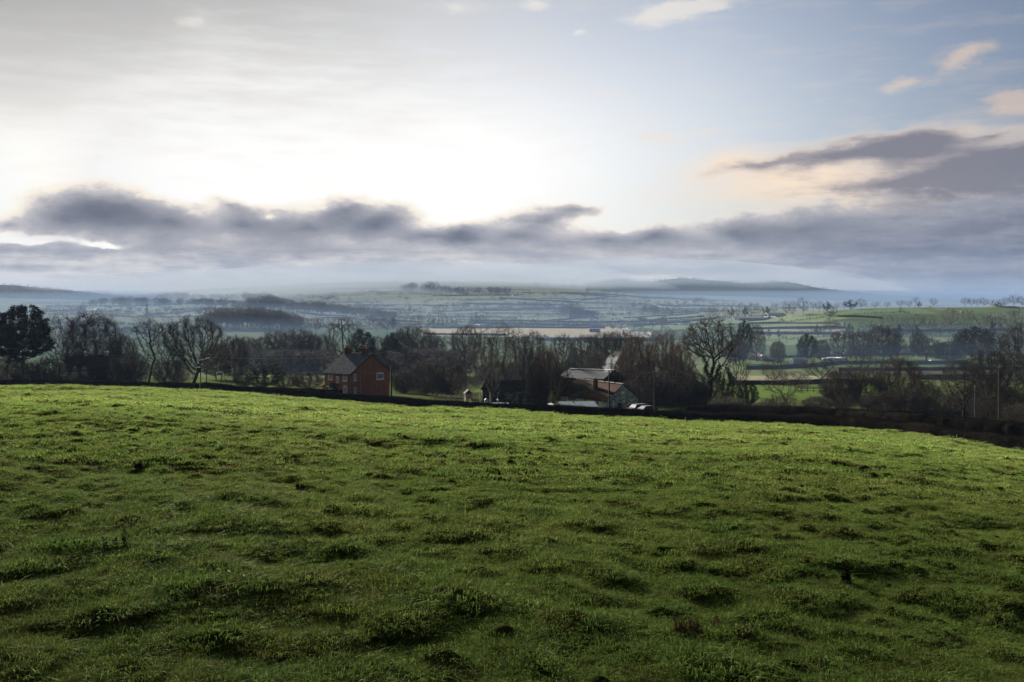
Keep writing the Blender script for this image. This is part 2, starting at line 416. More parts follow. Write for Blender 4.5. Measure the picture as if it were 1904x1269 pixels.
sa = g.math('MULTIPLY', g.smooth(sdn, .05, .75), g.smooth(st, .02, .3))
sc = g.ramp(sdn, [(.05, (1.0, .84, .64)), (.35, (.72, .59, .50)), (.70, (.36, .32, .33)), (1.0, (.19, .185, .225))])
sc = g.mix(1.0, sc, c10((1, 1, 1)), 'MULTIPLY')
base = g.mix(g.math('MULTIPLY', sa, .93), base, sc)
# 5 the low stratus bank along the hills
bank = blobs([(190, 396, 190, 80, -3, 1.7), (110, 412, 110, 56, 0, .7), (320, 412, 150, 62, 0, .9), (455, 418, 160, 62, 0, .95), (570, 420, 180, 64, 6, 1.0), (700, 414, 150, 70, 4, 1.35), (640, 386, 90, 36, 20, .6), (430, 378, 70, 28, -20, .6),
              (855, 438, 90, 42, 0, 1.3), (1010, 405, 150, 44, 6, .9), (1075, 388, 110, 26, 0, .6), (965, 440, 170, 46, 0, .9), (1120, 445, 130, 44, 0, .85), (1225, 440, 110, 46, 0, 1.1), (1370, 436, 140, 50, 0, .95), (1490, 420, 170, 44, 0, .7),
              (60, 488, 320, 36, -4, 1.0), (15, 418, 60, 34, 0, .6), (300, 475, 200, 30, 0, .6), (560, 475, 240, 28, -3, .6),
              (50, 450, 110, 17, 0, -1.1), (190, 460, 80, 12, 0, -1.0), (790, 440, 110, 36, 0, .8), (1160, 418, 40, 18, 0, -.6), (500, 404, 30, 14, 0, -.4)], WUV)
puffs = g.noise(scaled(UV, (.9, 1.9, 1), (5, 2, 0)), 1, 8, .66)
floor_ = g.smooth(g.math('ADD', Vv, g.math('MULTIPLY', g.math('SUBTRACT', fine, .5), 2.4)), row_el(425), row_el(482))
rise = g.math('MULTIPLY', g.smooth(U, 8.0, 22.0), g.smooth(WV, row_el(340), row_el(440)))
bd = g.math('ADD', g.math('ADD', g.math('MULTIPLY', bank, 1.25), g.math('MULTIPLY', floor_, .8)), rise)
bdn = g.math('ADD', bd, g.math('ADD', g.math('MULTIPLY', g.math('SUBTRACT', fine, .5), .8), g.math('MULTIPLY', g.math('SUBTRACT', puffs, .5), .75)))
ba = g.smooth(bdn, .16, .60)
bc = g.ramp(g.math('MULTIPLY', bdn, .55), [(.06, (1.0, .93, .80)), (.18, (.94, .82, .70)), (.30, (.63, .585, .575)), (.47, (.37, .36, .39)), (.75, (.19, .193, .228)), (1.0, (.125, .127, .155))])
low = g.smooth(WV, row_el(440), row_el(500))
lows = g.mix(g.smooth(streak, .34, .66), (.76, .71, .67), (.38, .375, .42))
lows = g.mix(right, lows, (.22, .25, .35))
bc = g.mix(low, bc, lows)
rdark = g.smooth(U, 9.0, 30.0)
bc = g.mix(g.math('MULTIPLY', rdark, .85), bc, g.mix(g.smooth(streak, .35, .65), (.27, .275, .33), (.13, .145, .205)))
shade = g.math('ADD', .50, g.math('MULTIPLY', puffs, .98))
sv = g.n('ShaderNodeVectorMath', operation='SCALE'); g.l(bc, sv.inputs[0]); g.l(g.math('MULTIPLY', shade, S), sv.inputs[3]); bc = sv.outputs[0]
rim = g.math('MULTIPLY', g.math('MULTIPLY', g.smooth(bdn, .02, .22), g.smooth(bank, .03, .3)), g.smooth(U, 12.0, -4.0))     # sunlit cream edge of the bank
base = g.mix(g.math('MULTIPLY', rim, .75), base, c10((1.0, .90, .72)))
base = g.mix(ba, base, bc)
# 6 pale mist right above the hills
mist = g.math('MULTIPLY', g.smooth(g.math('ADD', Vv, g.math('MULTIPLY', g.math('SUBTRACT', streak, .5), 1.0)), row_el(498), row_el(525)), g.smooth(U, 26.0, 2.0))
base = g.mix(g.math('MULTIPLY', mist, .75), base, c10((.86, .80, .74)))
# 7 unseen sky overhead and behind is dimmed to cut the fill light
front = g.smooth(dy, .05, .80)
base = g.mix(front, g.mix(1.0, base, (.33, .34, .37), 'MULTIPLY'), base)
base = g.mix(1.0, base, (.348, .348, .348), 'MULTIPLY')     # the picture is exposed for the shaded land
g.l(base, bg.inputs[0])

def box_volume(name, x0, x1, y0, y1, z0, z1, dens, colr, aniso=0.0):
    mb = MB(); mb.box(x0, x1, y0, y1, z0, z1)
    return mb.build(name, volmat(name, dens, colr, aniso))
def volmat(name, dens, colr, aniso=0.0):
    m, nt, out = mat(name); v = nt.nodes.new('ShaderNodeVolumePrincipled')
    v.inputs['Color'].default_value = (*colr, 1); v.inputs['Density'].default_value = dens; v.inputs['Anisotropy'].default_value = aniso
    nt.links.new(v.outputs[0], out.inputs['Volume']); return m
tag(box_volume('haze', -6500, 6500, -150, 9600, -50, 140, 0.95e-4, (.17, .24, .385)), kind='stuff')
import bmesh
def outward(me):
    bm = bmesh.new(); bm.from_mesh(me); bmesh.ops.recalc_face_normals(bm, faces=bm.faces); bm.to_mesh(me); bm.free(); return me
def fog_roll(name, pts, dens, colr):
    """long closed bank of fog; pts = (column, row, distance, half height m, half depth m), cross-section tapers to soft edges"""
    P0 = np.array(pts, float); n = 60
    t = np.linspace(0, 1, n); k = np.linspace(0, 1, len(P0))
    px, row, Yd, hh, hd = [np.interp(t, k, P0[:, i]) for i in range(5)]
    x = (px-CX)/F*Yd; z = -(row-HY)/F*Yd
    nz = fbm(x*.0022+3, Yd*0+1.0, 5, 4)-.5
    z = z+nz*hh*.9; end = np.sin(np.pi*np.clip(t, .001, .999))**.35; hh = 1.35*hh*end*(.8+.6*fbm(x*.003, x*0+7, 8, 3)); hd = hd*end
    s = np.linspace(-1, 1, 15)*1.0; prof = (1-s**2)**2.6
    ring = np.concatenate([np.stack([prof, s], 1), np.stack([-prof, s], 1)[::-1][1:-1]])
    V = np.stack([np.repeat(x[:, None], len(ring), 1), Yd[:, None]+hd[:, None]*ring[None, :, 0], z[:, None]+hh[:, None]*ring[None, :, 1]], -1).reshape(-1, 3)
    m = len(ring); i = np.arange(n-1)[:, None]*m; j = np.arange(m)[None, :]
    q = np.stack([i+j, i+(j+1) % m, i+m+(j+1) % m, i+m+j], -1).reshape(-1, 4)
    me = mesh_np(name, V, [q, np.arange(m)[None, :], np.arange((n-1)*m, n*m)[None, ::-1]], [volmat(name, dens, colr)])
    return tag(link(name, outward(me)), kind='stuff')
FOGC = (.245, .285, .35)
fog_roll('fog', [(60, 536, 3300, 26, 500), (400, 526, 3300, 44, 800), (700, 518, 3300, 44, 800), (950, 514, 3300, 44, 800), (1120, 520, 3400, 34, 600), (1260, 538, 3400, 16, 300)], .0011, FOGC)
fog_roll('fog', [(200, 548, 2850, 22, 400), (480, 540, 2850, 34, 600), (720, 530, 2950, 28, 600), (960, 525, 3000, 24, 500), (1150, 537, 3100, 14, 300)], .0009, FOGC)
fog_roll('fog', [(300, 556, 2450, 16, 300), (520, 549, 2450, 24, 450), (700, 543, 2450, 18, 400), (860, 545, 2500, 12, 250)], .0008, FOGC)
fog_roll('fog', [(960, 500, 4300, 44, 600), (1160, 497, 4300, 40, 700), (1300, 500, 4350, 38, 700), (1420, 508, 4400, 34, 700), (1520, 520, 4500, 34, 700), (1640, 542, 4600, 32, 500), (1740, 558, 4600, 16, 300)], .0013, FOGC)
fog_roll('fog', [(1000, 530, 3900, 40, 500), (1120, 530, 3950, 20, 400), (1200, 527, 4000, 16, 400), (1300, 524, 4050, 14, 400), (1420, 527, 4100, 22, 400), (1500, 536, 4200, 24, 300)], .0011, FOGC)
# added cloud volumes, unseen above the frame, put in to shade the near pasture
def added_shade_cloud(c, rx, ry, rz, seed):
    nu, nv = 64, 32; u, v = np.meshgrid(np.linspace(0, 2*np.pi, nu, endpoint=False), np.linspace(.02, np.pi-.02, nv))
    d = np.stack([np.sin(v)*np.cos(u), np.sin(v)*np.sin(u), np.cos(v)], -1)
    k = 1+.12*(fbm(d[..., 0]*2.2+7+d[..., 2], d[..., 1]*2.2+3-d[..., 2], seed, 4)-.5)
    V = (d*k[..., None]*[rx, ry, rz]+c).reshape(-1, 3)
    i = np.arange(nv-1)[:, None]*nu; j = np.arange(nu)[None, :]
    q = np.stack([i+j, i+nu+j, i+nu+(j+1) % nu, i+(j+1) % nu], -1).reshape(-1, 4)
    me = mesh_np('added_shade_cloud', V, [q, np.arange(nu)[None, ::-1]*1, np.arange((nv-1)*nu, nv*nu)[None, :]], [volmat('added_shade_cloud', .10, (.9, .92, .95))])
    return tag(link('added_shade_cloud', outward(me)), kind='stuff')
added_shade_cloud((-458, 900, 352.5), 340, 100, 42, 3)
added_shade_cloud((-548, 900, 338), 74, 100, 42, 4)
added_shade_cloud((-349, 900, 340), 78, 100, 42, 5)

# mist lying in the valley: a shallow wedge that starts beyond the farm and deepens towards the hills
mb = MB(); ys_ = [(285, -30, -23.5), (420, -35, -19), (620, -38, -19), (900, -44, -17), (1400, -46, -9), (2000, -46, 3), (3000, -42, 26), (4200, -32, 48), (4700, -22, 40)]
n_ = len(ys_); V = []
for y_, zb, zt in ys_: V += [(-y_*.9-300, y_, zb), (y_*.9+300, y_, zb), (y_*.9+300, y_, zt), (-y_*.9-300, y_, zt)]
mb.add(V, [(0, 1, 2, 3), tuple((n_-1)*4+i for i in (3, 2, 1, 0))]+[(i*4+j, (i+1)*4+j, (i+1)*4+(j+1) % 4, i*4+(j+1) % 4) for i in range(n_-1) for j in range(4)])
mo = mb.build('mist', volmat('mist', 0.75e-3, (.114, .170, .285))); outward(mo.data); tag(mo, kind='stuff')
# ------------------------------------------------------------------ trees
m_bark = surf('bark', (.010,.009,.007), (.028,.025,.020), 6, 1, .02, bump=.6, stretch=(1,1,.25), c3=(.022,.027,.014), s3=1.2)
m_birch = surf('birch_bark', (.30,.28,.25), (.10,.09,.08), 3, .85, .2, stretch=(1,1,2.5))
m_twig = surf('twigs_grey', (0.0117,0.0101,0.0086), (0.0250,0.0218,0.0187), .6, .95, .1)
m_twig_purple = surf('twigs_purple', (0.0117,0.0086,0.0094), (0.0234,0.0172,0.0179), .6, .95, .1)
m_twig_rust = surf('twigs_rust', (0.0390,0.0203,0.0125), (0.0640,0.0343,0.0203), .5, .95, .1, c3=(.05,.042,.02), s3=.25)
m_twig_olive = surf('twigs_olive', (0.0218,0.0195,0.0094), (0.0374,0.0312,0.0140), .5, .95, .1, c3=(.05,.032,.018), s3=.3)
m_twig_brown = surf('twigs_brown', (0.0172,0.0125,0.0086), (0.0328,0.0234,0.0156), .5, .95, .1)
m_pine = surf('needles', (.010,.014,.010), (.024,.030,.020), .7, 1, .03)
m_ever = surf('evergreen_leaves', (.012,.020,.009), (.030,.042,.018), .8, 1, .03)
m_ivy = surf('ivy_leaves', (.012,.020,.008), (.026,.038,.014), 1.5, 1, .04)
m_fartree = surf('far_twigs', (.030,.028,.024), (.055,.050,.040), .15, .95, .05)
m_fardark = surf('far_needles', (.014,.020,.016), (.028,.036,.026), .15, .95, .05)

def envelope(rng, n, ells, shell=.55):
    """points inside a union of ellipsoids, more of them towards the outside"""
    w = np.array([e[3]*e[4]*e[5] for e in ells]); w = w/w.sum(); out = []
    for e, c in zip(ells, rng.multinomial(n, w)):
        d = rng.normal(size=(c, 3)); d /= np.linalg.norm(d, axis=1)[:, None]
        r = rng.random(c)**(1/3*shell)
        out.append(np.array(e[:3]) + d*r[:, None]*np.array(e[3:6]))
    return np.vstack(out)

def grow(rng, att, base, trunk_h, D, di, dk, up=.12, jit=.18, iters=140, lean=(0, 0), stems=1, maxn=6000):
    nodes = []; par = []
    for s in range(stems):
        if s == 0: nodes.append(np.array(base, float)); par.append(-1)
        last = 0
        d = np.array([lean[0], lean[1], 1.0]) + (rng.normal(size=3)*[.35, .35, .05] if stems > 1 else 0)
        while nodes[last][2] < base[2]+trunk_h:
            d = d + rng.normal(size=3)*[.10, .10, 0]; d /= np.linalg.norm(d)
            nodes.append(nodes[last]+d*D); par.append(last); last = len(nodes)-1
    nodes = [np.array(p) for p in nodes]
    NP = np.array(nodes); alive = np.ones(len(att), bool)
    d2 = ((att[:, None]-NP[None])**2).sum(-1); near = d2.argmin(1); nd = np.sqrt(d2.min(1))
    for it in range(iters):
        k = alive & (nd < di)
        if not k.any():
            if it == 0: di = nd.min()*1.2; continue
            break
        v = att[k]-NP[near[k]]; v /= np.linalg.norm(v, axis=1)[:, None]+1e-9
        acc = np.zeros((len(NP), 3)); np.add.at(acc, near[k], v)
        u = np.unique(near[k]); dirs = acc[u]; dirs /= np.linalg.norm(dirs, axis=1)[:, None]+1e-9
        dirs = dirs + [0, 0, up] + rng.normal(size=dirs.shape)*jit; dirs /= np.linalg.norm(dirs, axis=1)[:, None]
        new = NP[u]+dirs*D
        dm = np.sqrt(((new[:, None]-NP[None])**2).sum(-1)).min(1) if len(NP) < 9000 else np.ones(len(new))
        ok = dm > .35*D
        if not ok.any(): break
        new = new[ok]; src = u[ok]; o = len(NP)
        NP = np.vstack([NP, new]); par += list(src)
        dd = np.sqrt(((att[:, None]-new[None])**2).sum(-1)); m = dd.min(1); b = m < nd
        near[b] = dd.argmin(1)[b]+o; nd[b] = m[b]
        alive &= nd > dk
        if len(NP) > maxn: break
    return NP, np.array(par)
def radii(NP, par, tip, p=2.25):
    r = np.zeros(len(NP)); acc = np.zeros(len(NP))
    for i in range(len(NP)-1, -1, -1):
        r[i] = max(tip, acc[i]**(1/p)) if acc[i] > 0 else tip
        if par[i] >= 0: acc[par[i]] += r[i]**p
    return r
def tubes(P0, P1, r0, r1, k):
    """many tapered k-sided sticks at once"""
    n = len(P0)
    if n == 0: return np.zeros((0, 3)), np.zeros((0, 4), int)
    d = P1-P0; d = d/(np.linalg.norm(d, axis=1)[:, None]+1e-9)
    ref = np.where(np.abs(d[:, 2:3]) < .9, [[0, 0, 1.0]], [[1.0, 0, 0]])
    a = np.cross(d, ref); a /= np.linalg.norm(a, axis=1)[:, None]+1e-9; b = np.cross(d, a)
    an = np.arange(k)*2*np.pi/k; ca = np.cos(an)[None, :, None]; sa = np.sin(an)[None, :, None]
    off = a[:, None]*ca + b[:, None]*sa
    V = np.concatenate([P0[:, None]+off*r0[:, None, None], P1[:, None]+off*r1[:, None, None]], 1).reshape(-1, 3)
    o = np.arange(n)[:, None]*2*k; j = np.arange(k)[None, :]
    return V, np.stack([o+j, o+(j+1) % k, o+k+(j+1) % k, o+k+j], -1).reshape(-1, 4)
def sprays(rng, base, direc, n, L, r, up=.25, spread=.7, sub=2, droop=0.0):
    """twigs: n per base point, each with sub side twigs; thin three-sided spikes"""
    B = np.repeat(base, n, 0); d = np.repeat(direc, n, 0) + rng.normal(size=(len(base)*n, 3))*spread + [0, 0, up-droop]
    d /= np.linalg.norm(d, axis=1)[:, None]+1e-9
    l = L*(.5+rng.random(len(B)))
    E = B+d*l[:, None]
    Vs, Fs = [], []
    def put(a, b, ra, rb):
        v, f = tubes(a, b, np.full(len(a), ra), np.full(len(a), rb), 3); Fs.append(f+sum(len(x) for x in Vs)); Vs.append(v)
    put(B, E, r, r*.45)
    if sub:
        t = .25+.75*rng.random((len(B), sub)); M = (B[:, None]+(E-B)[:, None]*t[..., None]).reshape(-1, 3)
        d2 = np.repeat(d, sub, 0)+rng.normal(size=(len(M), 3))*.75+[0, 0, up*.5-droop*1.3]; d2 /= np.linalg.norm(d2, axis=1)[:, None]
        put(M, M+d2*(L*.5*(.4+rng.random(len(M))))[:, None], r*.75, r*.35)
    return np.vstack(Vs), np.vstack(Fs)
def leaves(rng, C, n, rad, size, flat=1.0):
    """n small leaf faces round every point of C"""
    c = np.repeat(C, n, 0); d = rng.normal(size=(len(c), 3)); d /= np.linalg.norm(d, axis=1)[:, None]; d *= (rng.random(len(c))**.5)[:, None]*rad; d[:, 2] *= flat
    c = c+d; a = rng.normal(size=c.shape); a /= np.linalg.norm(a, axis=1)[:, None]; b = np.cross(a, rng.normal(size=c.shape)); b /= np.linalg.norm(b, axis=1)[:, None]+1e-9
    s = (size*(.6+.8*rng.random(len(c))))[:, None]
    V = np.stack([c-a*s, c+b*s*.55, c+a*s, c-b*s*.55], 1).reshape(-1, 3)
    return V, np.arange(len(V)).reshape(-1, 4)
def cat(*vf):
    Vs, Fs, o = [], [], 0
    for v, f in vf:
        Vs.append(v); Fs.append(f+o); o += len(v)
    return np.vstack(Vs), np.vstack(Fs)

PROTO = {}     # kind -> (height, width, [(part name, mesh)...])
def proto(kind, seed, h, ells, n_att=900, trunk_h=2.5, D=.5, di=4, dk=.95, tip=.022, thick=.075, tw=(2, .75, .012, 2), up=.12, spread=.7, droop=0, twigmat=None, barkmat=None,
          stems=1, jit=.18, lean=(0, 0), shell=.55, leaf=None, ivy=0, k=5, twig_r=.07, p=2.55):
    rng = np.random.default_rng(seed)
    att = envelope(rng, n_att, ells, shell); att = att[att[:, 2] > .15]
    NP, par = grow(rng, att, (0, 0, 0), trunk_h, D, di, dk, up, jit, lean=lean, stems=stems)
    r = radii(NP, par, tip, p); c = np.nonzero(par >= 0)[0]; pa = par[c]
    re = r[c]; rs = np.minimum(r[pa], re*1.6)
    big = re > thick
    P0, P1 = NP[pa], NP[c]
    root = NP[pa][:, 2] < .6
    rs = np.where(root & big, rs*1.35, rs)
    vt = tubes(P0[big], P1[big], rs[big], re[big], k+2)
    parts = []
    tv = [vt]
    trunk = mesh_np('trunk', vt[0], [vt[1]], [barkmat or m_bark], smooth=True)
    parts.append(('trunk', trunk))
    vs = [tubes(P0[~big], P1[~big], rs[~big], re[~big], 3)]
    fine = c[re < twig_r]; dr = NP[fine]-NP[par[fine]]; dr /= np.linalg.norm(dr, axis=1)[:, None]+1e-9
    if tw[0]: vs.append(sprays(rng, NP[fine], dr, tw[0], tw[1], tw[2], spread=spread, sub=tw[3], droop=droop))
    crown = cat(*vs)
    if leaf:
        lm, ln, lr, lsz, fl = leaf
        lv = leaves(rng, NP[fine], ln, lr, lsz, fl)
        me = mesh_np('crown', np.vstack([crown[0], lv[0]]), [crown[1], lv[1]+len(crown[0])], [twigmat or m_twig, lm], mat_idx=np.r_[np.zeros(len(crown[1])), np.ones(len(lv[1]))])
    else: me = mesh_np('crown', crown[0], [crown[1]], [twigmat or m_twig])
    parts.append(('crown', me))
    if ivy:
        st = c[(re > .11) & (NP[c][:, 2] < ivy)]
        iv = leaves(rng, NP[st], 90, .55, .13, 1.1)
        parts.append(('ivy', mesh_np('ivy', iv[0], [iv[1]], [m_ivy])))
    allp = crown[0]
    wdt = np.percentile(np.abs(allp[:, 0]), 98)+np.percentile(np.abs(allp[:, 1]), 98)
    PROTO[kind] = (float(np.percentile(allp[:, 2], 99.7)), float(wdt), parts)

proto('oak', 1, 14, [(0,0,8.8,5.6,5.6,5.2), (2,1,6,4.4,4,3.6), (-2.5,0,5.4,4,3.6,3.4)], 1000, 1.8, up=.05, jit=.22, tw=(7, 0.94, .017, 3), tip=.036)
proto('oak_wide', 2, 12, [(0,0,7.6,6.4,6.4,4.2), (3.5,0,5,3.4,3,2.8), (-4,1,4.6,3,2.8,2.6)], 950, 1.6, up=.02, jit=.3, D=.55, tw=(7, 0.94, .017, 3), tip=.042)
proto('open', 3, 13, [(0,0,7.8,3.9,3.9,5.2), (1.2,.8,4.4,2.8,2.8,3)], 640, 1.8, up=.1, jit=.2, tip=.034, tw=(4, 0.88, .015, 3))
proto('beech', 4, 14, [(0,0,8.2,5.2,5.2,5.8), (0,0,4.6,5.6,5.6,3.6)], 1400, 1.0, up=.15, tw=(8, 1.04, .018, 3), twigmat=m_twig_purple, tip=.025)
proto('fan', 5, 15, [(0,0,9.2,5.4,5.4,5.5)], 620, 2.8, D=.6, di=9, dk=1.0, up=.02, jit=.05, tip=.05, tw=(5, 0.88, .018, 3), shell=.35)
proto('umbrella', 6, 13, [(0,0,11,2.9,2.9,1.9), (1,0,8.6,1.9,1.9,1.8), (.6,0,5.4,1.3,1.3,2)], 520, 5.2, up=.1, lean=(-.05, 0), tip=.042, tw=(5, 0.83, .016, 3))
proto('birch', 7, 14, [(0,0,8.6,2.4,2.4,5.4)], 700, 3.0, D=.45, up=.32, jit=.15, tw=(7, 0.99, .013, 3), droop=.6, barkmat=m_birch, twigmat=m_twig_purple, thick=.06)
proto('birch_twin', 8, 14, [(-.9,0,9,2.2,2.2,5.2), (1.5,0,8.2,2.3,2.3,5)], 760, 1.0, D=.45, up=.3, jit=.13, tw=(7, 0.94, .013, 3), droop=.5, barkmat=m_birch, twigmat=m_twig_purple, stems=2, thick=.06)
proto('rust', 9, 12, [(0,0,6.6,5.6,5.6,5.4), (-2.5,0,4,4.8,4.8,3.8), (3,0,4,4.6,4.6,3.8)], 1600, .6, up=.22, tw=(8, 0.99, .018, 3), twigmat=m_twig_rust, stems=5, jit=.14)
proto('scrub', 10, 6, [(0,0,3.1,2.9,2.9,2.9)], 720, .3, D=.32, di=2.5, dk=.5, up=.35, tip=.016, tw=(7, 0.61, .013, 3), stems=6, twigmat=m_twig_brown, thick=.05, twig_r=.04)
proto('scrub_olive', 11, 5, [(0,0,2.4,2.9,2.9,2.4)], 700, .3, D=.3, di=2.5, dk=.5, up=.3, tip=.015, tw=(7, 0.55, .013, 3), stems=7, twigmat=m_twig_olive, thick=.05, twig_r=.04)
proto('fanscrub', 12, 5, [(0,0,3.3,3.4,3.4,2.2)], 300, .4, D=.35, di=6, dk=.6, up=.05, jit=.06, tip=.02, tw=(3, .55, .012, 2), stems=4, thick=.045, twig_r=.04, shell=.35, twigmat=m_twig_olive)
proto('evergreen', 13, 8, [(0,0,4.4,3.2,3.2,3.6)], 460, .8, D=.45, up=.2, leaf=(m_ever, 34, .55, .12, .9), tw=(1, .4, .01, 1))
proto('holm', 14, 12, [(0,0,6.6,3.8,3.8,5.4)], 560, 1.3, up=.2, leaf=(m_pine, 32, .75, .16, .8), tw=(1, .5, .012, 1), D=.55)
proto('cedar', 15, 17, [(0,0,11.2,6.6,6.6,5.8), (0,0,8.2,7.4,7.4,3.2)], 900, 3.6, D=.6, up=-.02, jit=.2, tip=.03, leaf=(m_pine, 60, .85, .17, .5), tw=(1, .6, .014, 1), thick=.09)
proto('snag', 16, 12, [(0,0,7.4,1.9,1.9,4.2)], 220, 4.0, D=.5, jit=.45, tw=(2, .6, .016, 1), ivy=9.5)
proto('hero_dome', 17, 16, [(0,0,10.4,6.1,6.1,5.2), (1.5,0,6.6,6.2,5.5,3.6)], 1500, 2.8, D=.5, di=5, up=.06, jit=.14, tw=(8, 0.88, .016, 3), ivy=0, twigmat=m_twig_brown, tip=.042)
proto('hero_oak', 18, 17, [(0,0,12.8,6.0,6.0,4.0), (-5.6,0,11.6,3.4,3.0,2.6), (5.8,.5,11.8,3.4,3,2.5), (-6.5,0,9.4,2.2,2,1.4), (6.6,0,9.2,2.2,2,1.4), (3.4,0,6.4,2.2,2,1.6), (-3.4,0,5.4,2,2,1.4)], 950, 5.2, D=.55, di=5, up=.04, jit=.32, tip=.05, tw=(7, 0.88, .016, 3), ivy=8.0, twigmat=m_twig_olive)
# far kinds: one mesh, seen a few pixels high
def farproto(kind, seed, ells, n, trunk_h, leaf=None, tw=(3, 1.1, .035, 2), up=.15, m=None, D=.9, dk=1.5, tip=.05):
    rng = np.random.default_rng(seed)
    att = envelope(rng, n, ells); att = att[att[:, 2] > .2]
    NP, par = grow(rng, att, (0, 0, 0), trunk_h, D, 6, dk, up, .2)
    r = radii(NP, par, tip, 2.3); c = np.nonzero(par >= 0)[0]
    vs = [tubes(NP[par[c]], NP[c], np.minimum(r[par[c]], r[c]*1.6), r[c], 3)]
    fine = c[r[c] < tip*2.4]; dr = NP[fine]-NP[par[fine]]; dr /= np.linalg.norm(dr, axis=1)[:, None]+1e-9
    if leaf: vs.append(leaves(rng, NP[fine], *leaf))
    else: vs.append(sprays(rng, NP[fine], dr, tw[0], tw[1], tw[2], sub=tw[3]))
    v, f = cat(*vs)
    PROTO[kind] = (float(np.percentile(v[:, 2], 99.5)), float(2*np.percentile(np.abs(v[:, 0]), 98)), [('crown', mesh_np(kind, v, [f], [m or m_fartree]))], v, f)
farproto('mid_scrub', 30, [(0,0,2.6,3.2,3.2,2.7)], 300, .4, tw=(3, 0.9, .016, 3), up=.3, D=.45, dk=.7, tip=.02, m=m_twig_brown)
farproto('far_round', 31, [(0,0,7.6,4.8,4.8,4.6)], 260, 2)
farproto('far_wide', 32, [(0,0,6.6,6.2,6.2,4.0), (2,0,5,4,4,3)], 260, 1.6)
farproto('far_tall', 33, [(0,0,8.4,3.0,3.0,5.2)], 200, 2.4)
farproto('far_loose', 34, [(0,0,9,3.6,3.6,3.6)], 90, 3, tw=(2, 1.2, .04, 2))
farproto('far_dark', 35, [(0,0,5.6,4.2,4.2,4.2)], 130, 1.2, leaf=(14, 1.1, .32, .8), m=m_fardark)
farproto('far_spire', 36, [(0,0,4,3.0,3.0,3.6), (0,0,8,2.0,2,3.6), (0,0,12,1.0,1,3)], 170, 1.2, leaf=(14, .9, .3, .7), m=m_fardark)
NAMES = {'oak': 'oak_tree', 'oak_wide': 'oak_tree', 'open': 'bare_tree', 'beech': 'bare_tree', 'fan': 'bare_tree', 'umbrella': 'bare_tree', 'birch': 'birch_tree', 'birch_twin': 'birch_tree',
         'rust': 'bushy_tree', 'scrub': 'shrub', 'scrub_olive': 'shrub', 'fanscrub': 'shrub', 'evergreen': 'evergreen_bush', 'holm': 'evergreen_tree', 'cedar': 'pine_tree', 'snag': 'ivy_clad_tree',
         'hero_dome': 'bare_tree', 'hero_oak': 'oak_tree', 'far_round': 'bare_tree', 'far_wide': 'bare_tree', 'far_tall': 'bare_tree', 'far_loose': 'bare_tree', 'far_dark': 'evergreen_tree', 'far_spire': 'conifer_tree'}
def plant(kind, px, Y, top, wpx, label, group=None, rz=None, base=None):
    """one tree: foot on the land, top at the given row, crown as wide as wpx columns at its distance"""
    h0, w0, parts = PROTO[kind][:3]
    p = P(px, Y); h = max(Zrow(top, Y)-p.z, .8)
    sz = h/h0; sxy = wpx/F*Y/w0
    rz = RNG.random()*6.283 if rz is None else rz
    cat_ = 'bush' if 'shrub' in NAMES[kind] or 'bush' in NAMES[kind] else 'tree'
    if len(PROTO[kind]) > 3:
        o = link(NAMES[kind], parts[0][1]); o.location = p
        o.rotation_euler = (0, 0, rz)
    else:
        o = empty(NAMES[kind], p, rz)
        for n_, me in parts: link(n_, me, o)
    o.scale = (sxy, sxy, sz)
    return tag(o, label, cat_, group)
